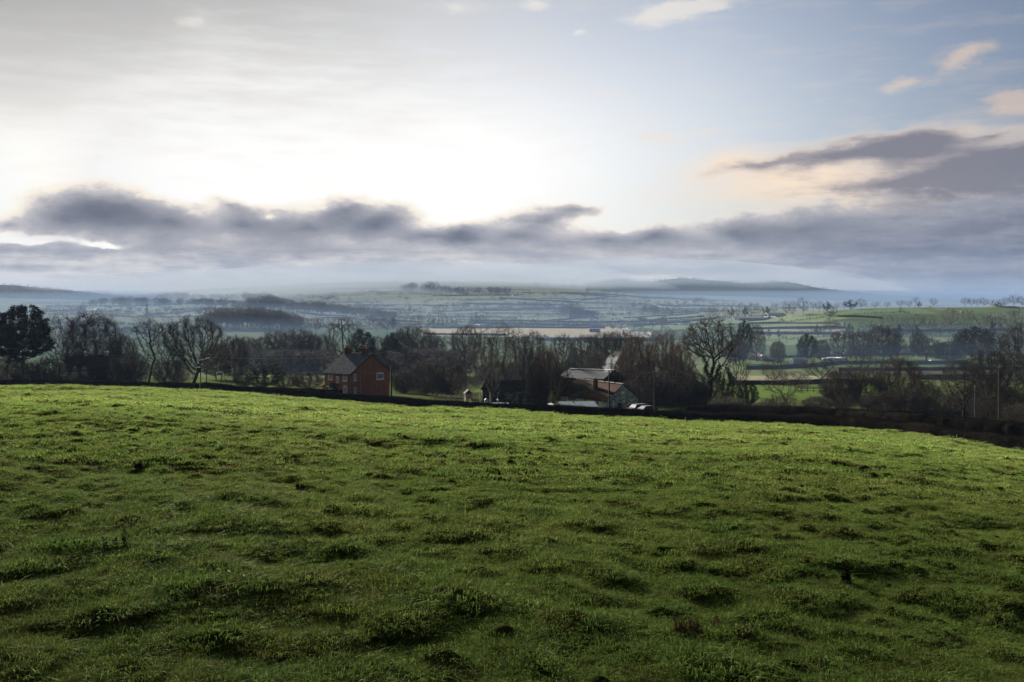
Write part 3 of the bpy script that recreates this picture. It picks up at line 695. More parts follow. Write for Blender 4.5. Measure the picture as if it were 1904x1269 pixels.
# ------------------------------------------------------------------ single trees that can be told apart: kind, column, distance, top row, width in columns, label
TREES = [
 ('cedar', 40, 245, 569, 98, 'large dark evergreen pine with a domed crown at the left edge'),
 ('open', 112, 262, 585, 74, 'grey bare tree with loose branches right beside the large dark pine'),
 ('beech', 172, 268, 582, 104, 'wide dense bare tree rising behind the house with dormer windows'),
 ('beech', 228, 272, 624, 56, 'low hazy bare tree right of the dense tree behind the dormered house'),
 ('umbrella', 276, 250, 591, 60, 'tall leaning bare tree with a small umbrella shaped crown'),
 ('open', 306, 262, 604, 64, 'thin grey bare tree between the umbrella crowned tree and the big domed tree'),
 ('hero_dome', 360, 240, 591, 116, 'big domed bare tree with a brown tinged crown beside the transformer pole'),
 ('snag', 410, 252, 611, 34, 'ragged ivy clad snag right of the big domed tree'),
 ('beech', 436, 285, 625, 52, 'soft purple grey bare tree right of the ivy clad snag'),
 ('beech', 402, 300, 640, 50, 'low bare tree below the ivy clad snag, behind the transformer pole'),
 ('scrub', 248, 246, 652, 52, 'dark thicket bush under the leaning umbrella crowned tree'),
 ('scrub', 312, 244, 668, 60, 'brown thicket bush left of the foot of the big domed tree'),
 ('scrub', 18, 240, 662, 70, 'reddish brown bush below the large dark pine at the left edge'),
 ('scrub_olive', 86, 236, 664, 64, 'olive bush between the pine and the dormered house'),
 ('scrub_olive', 150, 232, 694, 44, 'low rounded bush in front of the dormered stone house'),
 ('scrub_olive', 214, 238, 664, 62, 'olive bush right of the dormered stone house'),
 ('evergreen', 182, 234, 676, 30, 'dark evergreen bush covering the right end of the dormered house'),
 ('scrub', 60, 232, 690, 70, 'low dark bush behind the hedge left of the dormered house'),
 ('fanscrub', 428, 236, 694, 40, 'small leafless bush in front of the pale field right of the transformer pole'),
 ('scrub', 452, 226, 690, 34, 'dark bush left of the evergreen bush near the brick house'),
 ('evergreen', 492, 205, 671, 66, 'dark rounded evergreen bush left of the red brick house'),
 ('scrub_olive', 532, 232, 693, 50, 'olive bush right of the dark evergreen bush, left of the brick house'),
 ('scrub', 572, 230, 690, 56, 'brown bush against the left side of the brick house'),
 ('oak', 456, 430, 626, 58, 'first bare hedgerow tree from the left in the wood left of the brick house'),
 ('oak', 490, 425, 627, 87, 'dense dark bare tree under the pale field left of the brick house'),
 ('oak_wide', 520, 408, 615, 81, 'dark twisted oak highest in the wood left of the brick house'),
 ('beech', 556, 420, 614, 79, 'brownish bare tree right of the dark twisted oak'),
 ('beech', 590, 415, 622, 76, 'soft grey bare tree left of the fan branched tree'),
 ('oak', 472, 385, 648, 68, 'low rounded bare tree in front of the wood, above the evergreen bush'),
 ('oak', 528, 380, 650, 81, 'lower bare tree in the middle of the wood left of the brick house'),
 ('beech', 575, 375, 652, 73, 'low grey bare tree just left of the brick house roof'),
 ('fan', 638, 345, 589, 68, 'tall bare tree of straight fanning branches behind the brick house chimneys'),
 ('holm', 674, 352, 614, 48, 'dark evergreen tree behind the right chimney of the brick house'),
 ('open', 612, 330, 636, 58, 'thin bare tree behind the left end of the brick house roof'),
 ('oak', 706, 372, 626, 58, 'bare tree right of the dark evergreen behind the brick house'),
 ('holm', 727, 360, 621, 34, 'narrow dark evergreen among bare trees right of the brick house'),
 ('oak_wide', 771, 385, 606, 87, 'dark broad oak standing left of the pale sandy field'),
 ('beech', 745, 400, 618, 68, 'bare tree between the narrow evergreen and the dark broad oak'),
 ('oak', 800, 395, 624, 63, 'bare tree right of the dark broad oak below the sandy field'),
 ('open', 836, 385, 620, 81, 'greenish bare tree in front of the pale sandy field'),
 ('oak', 867, 360, 605, 58, 'dark bare tree left of the birches, top against the sandy field'),
 ('oak', 712, 340, 650, 73, 'bluish low bare tree behind the poles right of the brick house'),
 ('beech', 758, 350, 650, 87, 'low dense bare tree behind the second cross armed pole'),
 ('beech', 806, 345, 648, 87, 'low dense purple grey tree left of the birches'),
 ('oak', 850, 335, 650, 73, 'low dark bare tree just left of the single birch'),
 ('scrub_olive', 792, 228, 672, 48, 'olive bush right of the brick house, left of the playhouse'),
 ('scrub_olive', 838, 224, 668, 58, 'large olive bush behind the wooden rail fence'),
 ('scrub', 752, 236, 688, 46, 'dark bush beside the pole right of the brick house'),
 ('scrub', 812, 222, 700, 50, 'low brown bush in front of the rail fence bushes'),
 ('birch', 896, 214, 610, 50, 'slender birch with a single pale trunk behind the playhouse'),
 ('birch_twin', 934, 206, 603, 66, 'twin trunked pale birch in front of the long stone barn'),
 ('birch', 966, 232, 612, 46, 'dark birch right of the twin trunked birch'),
 ('oak', 990, 245, 616, 58, 'bare tree with a stout dark trunk behind the long stone barn'),
 ('open', 1004, 285, 642, 58, 'thin bare tree between the stout trunk and the round dark tree'),
 ('open', 984, 195, 648, 40, 'thin bare tree in front of the middle of the long stone barn'),
 ('scrub', 1000, 190, 704, 44, 'bare bush in front of the right end of the long stone barn'),
 ('open', 914, 196, 656, 34, 'thin bare tree at the left corner of the long stone barn'),
 ('oak', 1046, 300, 622, 50, 'round topped dark bare tree above the grey roofed barn'),
 ('rust', 1016, 190, 652, 66, 'brown bushy tree in front of the right end of the long barn'),
 ('open', 1040, 184, 676, 52, 'many branched bare tree left of the stone cottage'),
 ('oak_wide', 1094, 345, 622, 71, 'first of three twisted oaks in front of the sandy field, above the barn'),
 ('oak_wide', 1126, 365, 617, 68, 'second of three twisted oaks in front of the sandy field, above the smoke'),
 ('oak_wide', 1157, 355, 614, 73, 'third of three twisted oaks, left of the rust coloured trees'),
 ('scrub', 1108, 262, 655, 62, 'dark bush mound behind the barn roof left of the smoke'),
 ('beech', 1078, 280, 650, 52, 'soft purple bare tree behind the grey barn roof'),
 ('rust', 1184, 222, 624, 78, 'rust red bushy tree right above the chimney smoke'),
 ('rust', 1232, 228, 620, 84, 'rust brown bushy tree left of the big ivy clad oak'),
 ('rust', 1262, 215, 640, 62, 'olive brown bushy tree touching the left side of the ivy clad oak'),
 ('scrub', 1196, 200, 690, 72, 'dark thicket bush behind the parked cars'),
 ('scrub', 1248, 196, 684, 74, 'dark thicket bush left of the foot of the ivy clad oak'),
 ('scrub', 1288, 200, 690, 60, 'dark bush against the trunk of the ivy clad oak'),
 ('hero_oak', 1322, 190, 589, 122, 'huge bare oak with an ivy covered trunk right of the cottage'),
 ('evergreen', 1350, 185, 684, 34, 'dark ivy mass beside the trunk of the huge oak'),
 ('open', 1372, 240, 655, 46, 'thin bare tree right of the huge ivy clad oak'),
 ('evergreen', 1389, 180, 708, 38, 'round dark evergreen bush right of the huge oak'),
 ('scrub', 1352, 176, 738, 70, 'low brown bush at the corner of the second hedge'),
 ('open', 1437, 300, 668, 46, 'small bare tree in front of the straw coloured field'),
 ('open', 1524, 310, 662, 62, 'small spreading bare oak at the right end of the straw field'),
 ('fanscrub', 1462, 215, 690, 92, 'wide leafless fan shaped bush standing in the green strip'),
 ('fanscrub', 1478, 290, 690, 60, 'yellowish thin bush above the straw coloured field'),
 ('open', 1602, 320, 655, 62, 'thin bare tree top rising above the big dark shrubs'),
 ('scrub', 1566, 188, 686, 78, 'first big dark shrub from the left along the lane hedge'),
 ('scrub_olive', 1614, 184, 682, 70, 'second big dark shrub along the lane hedge'),
 ('scrub', 1672, 186, 662, 84, 'tallest big dark shrub along the lane hedge'),
 ('scrub_olive', 1718, 190, 706, 58, 'low rounded shrub right of the tallest lane shrub'),
 ('fanscrub', 1718, 250, 690, 50, 'thin leaning bush in front of the bright field strip'),
 ('oak_wide', 1792, 160, 668, 78, 'leaning dark oak left of the two poles at the right'),
 ('beech', 1836, 172, 650, 80, 'dense dark bare tree between the two poles at the right'),
 ('oak', 1884, 176, 655, 72, 'dark bare tree standing on grass at the right edge'),
 ('oak_wide', 1906, 235, 604, 86, 'large dark tree reaching in over the right edge'),
 ('scrub', 1766, 168, 736, 60, 'low bush under the leaning dark oak'),
 ('scrub', 1640, 176, 728, 84, 'low dark bush between the big lane shrubs'),
 ('scrub', 1520, 182, 738, 56, 'low brown bush left of the big lane shrubs'),
 ('scrub', 1420, 172, 750, 70, 'low dark scrub right of the round evergreen bush'),
 ('scrub', 1840, 150, 744, 70, 'low dark bush under the dense tree between the poles'),
 ('scrub', 1896, 140, 750, 60, 'low bush at the right edge behind the lane hedge'),
 # about the caravans
 ('holm', 1385, 520, 597, 28, 'tall evergreen behind the crown of the huge oak'),
 ('oak', 1407, 500, 604, 32, 'dark round bare tree left of the white roofed bungalow'),
 ('beech', 1368, 480, 632, 40, 'dense bare tree between the huge oak and the white roofs'),
 ('beech', 1446, 470, 634, 28, 'grey bare tree between the white roofs and the glasshouse'),
 ('holm', 1502, 490, 622, 34, 'dark pointed evergreen right of the glasshouse'),
 ('beech', 1530, 500, 632, 26, 'dark bare tree left of the row of caravans'),
 ('oak', 1566, 500, 614, 44, 'dark bare tree with a forked trunk right of the caravans'),
 ('beech', 1600, 520, 616, 42, 'dark purple bare tree behind the cross armed pole on the right'),
 ('beech', 1642, 500, 605, 60, 'big round dark tree right of the cross armed pole on the right'),
 ('oak', 1668, 515, 626, 36, 'lower dark tree touching the big round dark tree'),
 ('oak', 1722, 490, 628, 62, 'broad bare tree below the bright green patch on the right'),
 ('oak', 1708, 540, 618, 34, 'dark tree between the two bright green patches on the right'),
 ('beech', 1762, 480, 636, 44, 'low dark tree right of the second bright green patch'),
 ('holm', 1812, 500, 609, 66, 'dark umbrella shaped pine on the right'),
 ('beech', 1788, 520, 626, 34, 'bare tree left of the umbrella shaped pine'),
 ('oak', 1850, 480, 618, 56, 'dark bare tree right of the umbrella shaped pine'),
]
for kind, px, Yd, top, wpx, lab in TREES:
    plant(kind, px, Yd, top, wpx, lab)

def cluster(desc, items, group, kind_of=None):
    """rows of distant trees: the label counts along the row from the left"""
    items = sorted(items, key=lambda t: t[1])
    for i, (kind, px, Yd, top, wpx) in enumerate(items):
        plant(kind, px, Yd, top, wpx, f'{ORD[i]} from left among the {desc}', group)
FR, FW, FT, FL, FD, FS = 'far_round', 'far_wide', 'far_tall', 'far_loose', 'far_dark', 'far_spire'
Yr = lambda px, row, ym=None: Yat(px, row, ym)
cluster('bare trees along the ridge above the green slope', [(k, x, 1062, t, w) for k, x, t, w in [
  (FR,1462,558,17),(FR,1474,559,17),(FW,1493,553,24),(FL,1511,559,13),(FR,1523,558,17),(FL,1557,560,12),(FL,1570,560,12),(FW,1601,555,20),(FL,1611,563,9),(FR,1628,561,18)]], 'trees along the ridge')
cluster('bare skyline trees at the right end of the ridge', [(k, x, 1062, t, w) for k, x, t, w in [
  (FR,1650,561,14),(FR,1674,558,17),(FR,1690,559,15),(FL,1703,550,13),(FR,1736,554,15),(FR,1795,553,17),(FR,1806,554,15),(FR,1818,555,14),(FW,1829,553,15),(FR,1845,557,20),(FW,1868,553,22),(FR,1886,547,20),(FW,1900,550,18)]], 'trees along the ridge')
cluster('dark evergreen domes along the ridge', [(FD, x, 1060, t, w) for x, t, w in [(1538,561,16),(1582,558,26),(1709,561,9),(1856,562,14)]], 'dark trees along the ridge')
cluster('bare trees on the green slope under the ridge', [(k, x, Yd, t, w) for k, x, Yd, t, w in [
  (FW,1544,960,567,28),(FR,1545,800,588,26),(FR,1531,790,603,12),(FR,1420,1000,579,10),(FL,1602,830,594,14),(FR,1618,820,598,18),(FT,1640,820,590,12),(FR,1660,820,585,22),(FR,1681,815,589,16),(FW,1703,800,583,36),(FR,1727,800,584,34),(FW,1768,840,572,34),(FR,1800,850,575,24)]], 'trees on the green slope')
cluster('bare trees massed below the right end of the ridge', [(k, x, Yd, t, w) for k, x, Yd, t, w in [
  (FW,1825,780,582,50),(FR,1850,800,580,40),(FW,1876,760,578,46),(FR,1900,780,572,44),(FR,1780,770,594,36),(FW,1892,640,600,60),(FR,1748,760,596,30)]], 'trees on the green slope')
cluster('dark bushes along the hedges of the green slope', [(FD, x, Yd, t, w) for x, Yd, t, w in [(1520,780,604,12),(1580,780,602,14),(1672,780,602,10),(1845,700,594,10),(1430,800,611,10),(1448,800,612,9),(1704,640,606,16),(1672,690,606,14)]], 'bushes on the green slope')
cluster('bare trees around the hill farm left of the ridge', [(k, x, 1180, t, w) for k, x, t, w in [
  (FR,1318,572,14),(FR,1333,570,16),(FR,1349,569,14),(FD,1360,571,12),(FR,1374,566,14),(FD,1386,569,12),(FR,1398,565,16),(FR,1411,567,14),(FD,1425,570,14),(FR,1440,563,16)]], 'trees around the hill farm')
cluster('bare trees in the hazy dip between centre and ridge', [(k, x, Yr(x, r, 700), r-h, w) for k, x, r, h, w in [
  (FR,1255,583,14,14),(FD,1275,583,9,12),(FT,1291,582,9,5),(FD,1305,582,9,12),(FR,1322,582,12,14),(FR,1229,612,26,18),(FT,1197,612,24,14),(FR,1213,615,20,16),(FW,1180,612,14,30),(FT,1172,592,18,16),(FR,1307,566,10,10)]], 'trees in the hazy dip')
cluster('dark trees massed right of the sandy field', [(k, x, Yr(x, r, 500), r-h, w) for k, x, r, h, w in [
  (FR,1188,632,26,30),(FW,1212,636,26,34),(FR,1240,640,30,34),(FD,1140,613,9,14),(FD,1155,613,7,16),(FR,1170,614,10,20),(FW,1262,640,26,40),(FR,1290,640,24,34)]], 'trees right of the sandy field')
cluster('hazy bare trees on the slope above the sandy field', [(k, x, Yr(x, r, 1100), r-h, w) for k, x, r, h, w in [
  (FR,991,580,18,20),(FR,974,578,11,10),(FR,949,577,8,7),(FR,1017,576,12,16),(FT,1032,556,16,14),(FR,1012,553,9,9),(FR,985,552,10,8),(FR,1050,562,9,10),(FR,1068,585,24,22),(FW,1060,578,18,18),(FR,1088,560,9,8),(FL,902,577,12,6),(FR,1125,572,9,10),(FR,1135,590,12,14)]], 'trees on the hazy slope')
cluster('hazy bare trees along the skyline hedge in the middle', [(k, x, Yr(x, r, 1500), r-h, w) for k, x, r, h, w in [
  (FR,1093,546,8,11),(FR,1107,548,6,8),(FR,1122,548,8,10),(FR,1132,548,7,7),(FR,1147,549,8,9),(FR,1160,551,6,8),(FR,1182,554,4,6),(FR,1195,555,4,6),(FR,1224,556,5,6),(FR,1241,557,7,9)]], 'trees along the middle skyline')
cluster('faint trees fading into the fog on the far hill', [(k, x, Yr(x, r, 1800), r-h, w) for k, x, r, h, w in [
  (FR,633,526,7,8),(FR,643,528,5,7),(FR,672,530,5,5),(FR,735,530,10,9),(FR,770,529,7,10),(FR,813,529,9,9),(FR,830,531,7,8),(FR,845,531,9,14),(FR,860,531,6,8),(FR,872,531,6,8),(FR,998,533,9,10),(FR,1016,533,8,9),(FR,1048,536,7,8),(FR,1065,537,7,14)]], 'faint trees on the far hill')
cluster('pale trees on the misty slope behind the wooded band', [(k, x, Yr(x, r, 1400), r-h, w) for k, x, r, h, w in [
  (FR,582,558,10,20),(FR,600,562,12,12),(FL,607,564,9,9),(FR,627,563,10,10),(FR,650,564,9,10),(FR,680,564,8,7),(FR,620,548,6,8),(FR,662,549,6,12),(FR,690,548,8,14),(FR,708,552,9,16),(FR,560,552,6,12),(FR,525,549,5,10),(FR,758,560,8,12),(FR,790,566,7,16)]], 'pale trees on the misty slope')
cluster('blue grey trees in the middle of the valley', [(k, x, Yr(x, r, 700), r-h, w) for k, x, r, h, w in [
  (FW,757,592,24,36),(FW,817,590,25,34),(FR,847,580,13,16),(FR,864,578,14,14),(FR,783,586,16,20),(FR,738,594,18,22),(FR,900,604,20,20),(FD,1014,633,11,13),(FW,908,618,16,16)]], 'trees in the middle of the valley')
cluster('dark valley conifers above the sandy field', [(FS, x, Yr(x, r, 800), r-h, w) for x, r, h, w in [(797,608,17,9),(806,608,18,9),(815,608,16,8),(823,608,17,8),(831,607,16,8),(840,608,18,9),(848,608,17,8),(886,606,24,12),(877,605,18,12),(893,603,12,10)]], 'valley conifers')
cluster('bare trees round the white house in the valley', [(k, x, Yr(x, r, 500), r-h, w) for k, x, r, h, w in [
  (FR,566,622,30,24),(FW,545,622,32,36),(FR,586,622,36,30),(FD,590,618,22,14),(FR,688,612,26,24),(FT,700,618,28,16),(FW,719,622,32,34),(FD,731,614,24,14),(FR,775,618,34,26),(FR,748,612,22,22),(FR,668,610,18,18),(FR,610,616,20,20),(FR,655,618,18,20)]], 'trees round the white house')
cluster('trees among the village on the left', [(k, x, Yr(x, r, 900), r-h, w) for k, x, r, h, w in [
  (FS,273,592,26,13),(FS,151,584,16,10),(FS,158,584,14,9),(FR,145,590,18,22),(FR,192,590,15,16),(FW,212,596,20,24),(FR,240,590,14,20),(FR,300,592,14,26),(FW,330,590,16,30),(FR,368,588,12,14),(FR,108,590,14,20),(FR,85,584,12,22),(FW,262,604,18,36),(FR,320,606,16,40)]], 'village trees')
# woods that read as one mass
def wood(desc, pts, n, seed, kinds=(FR, FW, FT), depth=60, ym=600, m=None, name='woodland', cat_='wood', wide=1.0, Y=None, lo=.72):
    """far wood: (column, base row, height in rows) along its front; one mesh of many bare crowns"""
    rng = np.random.default_rng(seed); Pp = np.array(pts, float); Vs, Fs, o = [], [], 0
    ys = Y or [Yr(a, b_, ym) for a, b_, _ in pts]
    L = np.r_[0, np.cumsum(np.abs(np.diff(Pp[:, 0])))]
    for i in range(n):
        u = rng.random()*L[-1]; px = np.interp(u, L, Pp[:, 0]); hr = np.interp(u, L, Pp[:, 2])
        Yd = np.interp(u, L, ys)+rng.random()*depth
        x = (px-CX)/F*Yd; z = h1(x, Yd)
        h = hr/F*Yd*(lo+(1.1-lo)*rng.random()); k = kinds[rng.integers(len(kinds))]
        h0, w0, _, v, f = PROTO[k]; a = rng.random()*6.283; ca, sa = math.cos(a), math.sin(a); s = h/h0; sxy = s*(.9+.5*rng.random())*wide
        X_ = v[:, 0]*sxy; Y_ = v[:, 1]*sxy
        Vs.append(np.stack([X_*ca-Y_*sa+x, X_*sa+Y_*ca+Yd, v[:, 2]*s+z-.3], 1)); Fs.append(f+o); o += len(v)
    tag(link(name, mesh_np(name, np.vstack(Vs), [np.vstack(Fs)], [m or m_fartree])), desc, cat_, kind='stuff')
wood('blue hazy wood on the low rise left of centre', [(150,572,10),(200,570,18),(260,570,17),(330,571,16),(400,573,17),(440,575,18)], 110, 1)
wood('blue wooded band running across the valley behind the green strips', [(430,577,16),(500,579,28),(545,583,24),(620,588,24),(680,594,22),(740,598,18)], 130, 2)
wood('upper hazy wood fading into mist above the wooded band', [(290,562,14),(330,562,18),(380,561,12),(450,560,14),(490,566,20),(540,574,18)], 60, 3, depth=90)
wood('dense blue plantation behind the pale field', [(385,614,38),(430,615,40),(470,615,42),(520,615,34),(560,614,24)], 110, 4, depth=90)
wood('hill top wood under the fog with white houses in it', [(752,545,16),(790,548,24),(830,550,18),(870,549,14),(905,549,14),(950,550,16)], 70, 5, depth=90)
wood('dark blue clump behind the long farm roof', [(1030,588,10),(1060,592,20),(1085,592,19),(1115,592,12)], 30, 6, depth=50)
wood('hazy hedgerow wood at the foot of the right hills', [(1180,585,12),(1215,588,18),(1250,588,12),(1290,586,8)], 40, 7, depth=60)
wood('hazy trees at the foot of the right hills', [(1150,565,4),(1230,568,8),(1300,570,8),(1350,572,8),(1420,572,8),(1480,570,6)], 60, 8, depth=200)
wood('tree fringe along the crest of the left hill', [(-60,526,4),(60,527,4),(110,530,4),(180,536,4),(240,549,4)], 90, 9, depth=60, Y=[3560]*5)
wood('dark wood on the flank of the left hill', [(-60,526,5),(60,527,5),(110,530,5),(170,536,5)], 160, 10, depth=330, Y=[3150]*4)
wood('hazy hedgerow trees across the valley floor left of centre', [(400,0,12),(520,0,13),(640,0,13),(760,0,12)], 46, 11, depth=260, Y=[1080]*4, lo=.4)
wood('hazy hedgerow trees below the village', [(60,0,16),(160,0,16),(260,0,18),(380,0,18)], 60, 12, depth=260, Y=[820]*4, lo=.4)
wood('wooded flank of the hills under the spilling fog at the right', [(1110,0,4),(1180,0,5),(1270,0,5),(1370,0,5),(1470,0,5),(1560,0,4)], 420, 13, depth=380, Y=[4080]*6, lo=.5)
wood('tree lines of the hedges beyond the sandy field', [(880,0,6),(1000,0,7),(1120,0,6),(1240,0,7)], 60, 14, depth=700, Y=[1350]*4, lo=.35)
wood('tree lines of the hedges on the hazy slope in the middle', [(620,0,5),(760,0,6),(900,0,6),(1060,0,6),(1200,0,5)], 90, 15, depth=700, Y=[1900]*5, lo=.35)
wood('tree line behind the pale strips left of centre', [(520,0,10),(600,0,12),(680,0,11),(780,0,12)], 40, 16, depth=60, Y=[1230]*4, lo=.4)
wood('scattered trees of the village edge at the left', [(20,0,8),(120,0,9),(220,0,9),(330,0,9)], 70, 17, depth=500, Y=[1500]*4, lo=.4)
wood('tree line along the lower edge of the green slope', [(1380,0,9),(1480,0,6),(1580,0,9),(1700,0,10),(1904,0,12)], 46, 18, depth=40, Y=[690]*5, lo=.4)
# the net of small hedges and bushes on the far land, too many and too hazy to tell apart
def far_hedges(desc, n, seed, px0, px1, y0, y1, size=1.0):
    rng = np.random.default_rng(seed); C = []; S_ = []
    for i in range(n):
        Yd = math.exp(rng.uniform(math.log(y0), math.log(y1))); px = rng.uniform(px0, px1); L = rng.uniform(90, 300); a = rng.normal()*.28 if rng.random() < .75 else rng.uniform(.9, 2.2)
        x0 = (px-CX)/F*Yd; t = np.arange(-L/2, L/2, 3.2); wob = np.cumsum(rng.normal(size=len(t)))*.35
        x = x0+t*math.cos(a)-wob*math.sin(a); y = Yd+t*math.sin(a)+wob*math.cos(a)
        k = (y > y0*.95) & (rng.random(len(t)) < .93); x, y = x[k], y[k]
        sz = (1.3+.7*rng.random(len(x)))*size; tr = rng.random(len(x)) < .07; sz[tr] *= 2.2+1.8*rng.random(tr.sum())
        C.append(np.stack([x, y, H(x, y, False)], 1)); S_.append(sz)
    C = np.vstack(C); S_ = np.concatenate(S_); nl = 34; m = len(C)
    d = rng.normal(size=(m, nl, 3)); d /= np.linalg.norm(d, axis=2)[..., None]; d *= (rng.random((m, nl, 1))**.4)*S_[:, None, None]*[1.15, 1.15, .95]
    c = (C[:, None]+d+[0, 0, 1]*S_[:, None, None]*.75).reshape(-1, 3); s_ = np.minimum(np.repeat(S_, nl)*.27, .75)
    a_ = rng.normal(size=c.shape); a_ /= np.linalg.norm(a_, axis=1)[:, None]; b_ = np.cross(a_, rng.normal(size=c.shape)); b_ /= np.linalg.norm(b_, axis=1)[:, None]+1e-9
    V = np.stack([c-a_*s_[:, None], c+b_*s_[:, None]*.7, c+a_*s_[:, None], c-b_*s_[:, None]*.7], 1).reshape(-1, 3)
    return tag(link('hedgerow_net', mesh_np('hedgerow_net', V, [np.arange(len(V)).reshape(-1, 4)], [m_fardark])), desc, 'hedgerow', kind='stuff')
far_hedges('net of small hazy hedges on the middle of the valley', 40, 31, 560, 1330, 1050, 1900)
far_hedges('net of faint hedges on the far slope under the fog', 52, 32, 560, 1340, 1800, 3000, 1.2)
far_hedges('hazy hedges and bushes about the village at the left', 30, 33, 0, 560, 900, 2600, 1.2)
far_hedges('thin hedges and bushes on the green slope below the ridge', 9, 34, 1380, 1900, 650, 1000, .7)
MS = ('mid_scrub',)
def thicket(desc, pts, Y, n, seed, m, depth=30, wide=1.0): wood(desc, [(a, 0, b_) for a, b_ in pts], n, seed, MS, depth, m=m, name='thicket', cat_='thicket', Y=Y, wide=wide, lo=.35)
thicket('tangle of bare scrub behind the hedge at the left', [(-60,44),(60,50),(150,46),(240,52),(340,44)], [250,252,256,252,256], 24, 21, m_twig_brown)
thicket('tangle of bare scrub left of the brick house', [(430,40),(500,44),(600,44)], [360,365,350], 16, 22, m_twig)
thicket('tangle of bare scrub between the brick house and the barns', [(690,46),(780,50),(880,50),(980,48),(1060,46)], [320,300,290,280,285], 30, 23, m_twig_purple, 60)
thicket('low scrub behind the rail fence', [(735,44),(800,40),(870,44)], [236,234,232], 18, 24, m_twig_olive, 24)
thicket('dark scrub under the rust coloured trees', [(1165,56),(1220,66),(1290,64),(1330,50)], [204,202,198,200], 22, 25, m_twig_brown, 22)
thicket('scrub behind the twisted oaks', [(1060,34),(1120,40),(1180,44)], [330,320,300], 20, 26, m_twig_purple, 40)
thicket('dark scrub about the bungalow and caravans', [(1370,24),(1440,20),(1500,22),(1600,24),(1700,22),(1800,24),(1900,26)], [500,505,510,515,515,515,515], 26, 27, m_twig_purple, 40)
thicket('dark scrub along the lane hedge at the right', [(1370,40),(1440,34),(1540,50),(1640,60),(1740,52),(1840,62),(1960,66)], [178,178,176,172,168,160,150], 45, 28, m_twig_brown, 18)
# ------------------------------------------------------------------ hedges
m_hedge = surf('hedge', (.004,.0035,.003), (.009,.008,.006), 2.5, 1, 0, c3=(.012,.010,.007), s3=.35)
m_hedge_far = surf('hedge_far', (.018,.020,.012), (.034,.034,.020), .4, .95, .05)
def hedge(path, h, wd, label, group=None, ds=.4, twigs=120, tl=.17, tr=.008, m=None, name='hedge', rough=.12):
    """clipped hedge along a path of (column, distance); a solid lumpy core bristling with twigs"""
    pts = np.array([[(p-CX)/F*y, y] for p, y in path])
    L = np.r_[0, np.cumsum(np.hypot(*np.diff(pts, axis=0).T))]; n = max(int(L[-1]/ds), 3)
    t = np.linspace(0, L[-1], n); x = np.interp(t, L, pts[:, 0]); y = np.interp(t, L, pts[:, 1])
    tx = np.gradient(x); ty = np.gradient(y); q = np.hypot(tx, ty)+1e-9; nx, ny = -ty/q, tx/q
    z = H(x, y, False)
    prof = np.array([[-.5,-.15],[-.56,.35],[-.52,.75],[-.36,.98],[0,1.03],[.36,.98],[.52,.75],[.56,.35],[.5,-.15]])
    k = len(prof); hv = h*(1+.14*(fbm(x*.25+9, y*.25, 61, 3)-.5)*2)
    lump = 1+rough*2*(fbm(np.repeat(x[:, None], k, 1)*1.3+prof[None, :, 0]*5, np.repeat(y[:, None], k, 1)*1.3+prof[None, :, 1]*5, 63, 3)-.5)
    a = prof[None, :, 0]*wd*lump; hh = prof[None, :, 1]*hv[:, None]*(1+(lump-1)*.35)
    Vv_ = np.stack([x[:, None]+nx[:, None]*a, y[:, None]+ny[:, None]*a, z[:, None]+hh], -1)
    V = Vv_.reshape(-1, 3); f = gridfaces(n, k)
    caps = [np.arange(k)[None, :], np.arange((n-1)*k, n*k)[None, ::-1]]
    fs = [f]
    rng = np.random.default_rng(int(abs(path[0][0]))+3)
    nt_ = int(L[-1]*(2*h+wd)*twigs)
    if nt_:
        i = rng.integers(0, n-1, nt_); j = rng.integers(0, k-1, nt_); b0 = rng.random((nt_, 1)); b1 = rng.random((nt_, 1))
        B = (Vv_[i, j]*(1-b0)+Vv_[i+1, j]*b0)*(1-b1) + (Vv_[i, j+1]*(1-b0)+Vv_[i+1, j+1]*b0)*b1
        c0 = np.stack([x[i], y[i], z[i]+h*.5], 1); d = B-c0; d[:, 2] *= .8; d /= np.linalg.norm(d, axis=1)[:, None]
        d += rng.normal(size=d.shape)*.55+[0, 0, .35]; d /= np.linalg.norm(d, axis=1)[:, None]
        tv, tf = tubes(B-d*tl*.4, B+d*(tl*(.4+rng.random(nt_)))[:, None], np.full(nt_, tr), np.full(nt_, tr*.4), 3)
        fs.append(tf+len(V)); V = np.vstack([V, tv])
    me = mesh_np(name, V, fs+caps, [m or m_hedge])
    return tag(link(name, me), label, 'hedge', group)
def hy(px, add=0.0): return float(hedgeY(px))+add
def run(a, b, add, step=60): 
    xs = np.linspace(a, b, max(int(abs(b-a)/step), 2)); return [(float(p), hy(p, add)) for p in xs]
hedge(run(-260, 366, 0), 1.65, 1.5, 'dark clipped hedge along the far left edge of the pasture', 'hedges along the pasture edge')
hedge(run(379, 2300, 0), 1.75, 1.6, 'long dark clipped hedge along the pasture below the brick house and the farm', 'hedges along the pasture edge')
hedge([(1284, 158), (1360, 152), (1450, 142), (1560, 132), (1700, 117), (1904, 103), (2200, 88)], 1.75, 1.8, 'second dark hedge on the far side of the lane at the right', rough=.3)
hedge([(468, 186), (520, 184), (600, 181), (634, 180)], 1.75, 1.3, 'clipped garden hedge in front of the red brick house')
hedge([(640, 181), (700, 176), (760, 170), (840, 166), (920, 160), (1000, 156), (1080, 152), (1130, 151)], 1.1, 1.4, 'low rough hedge behind the long hedge, left of the parked cars', rough=.35)
def hedge_rows(pts, ym): return [(a, Yr(a, b_, ym)) for a, b_ in pts]
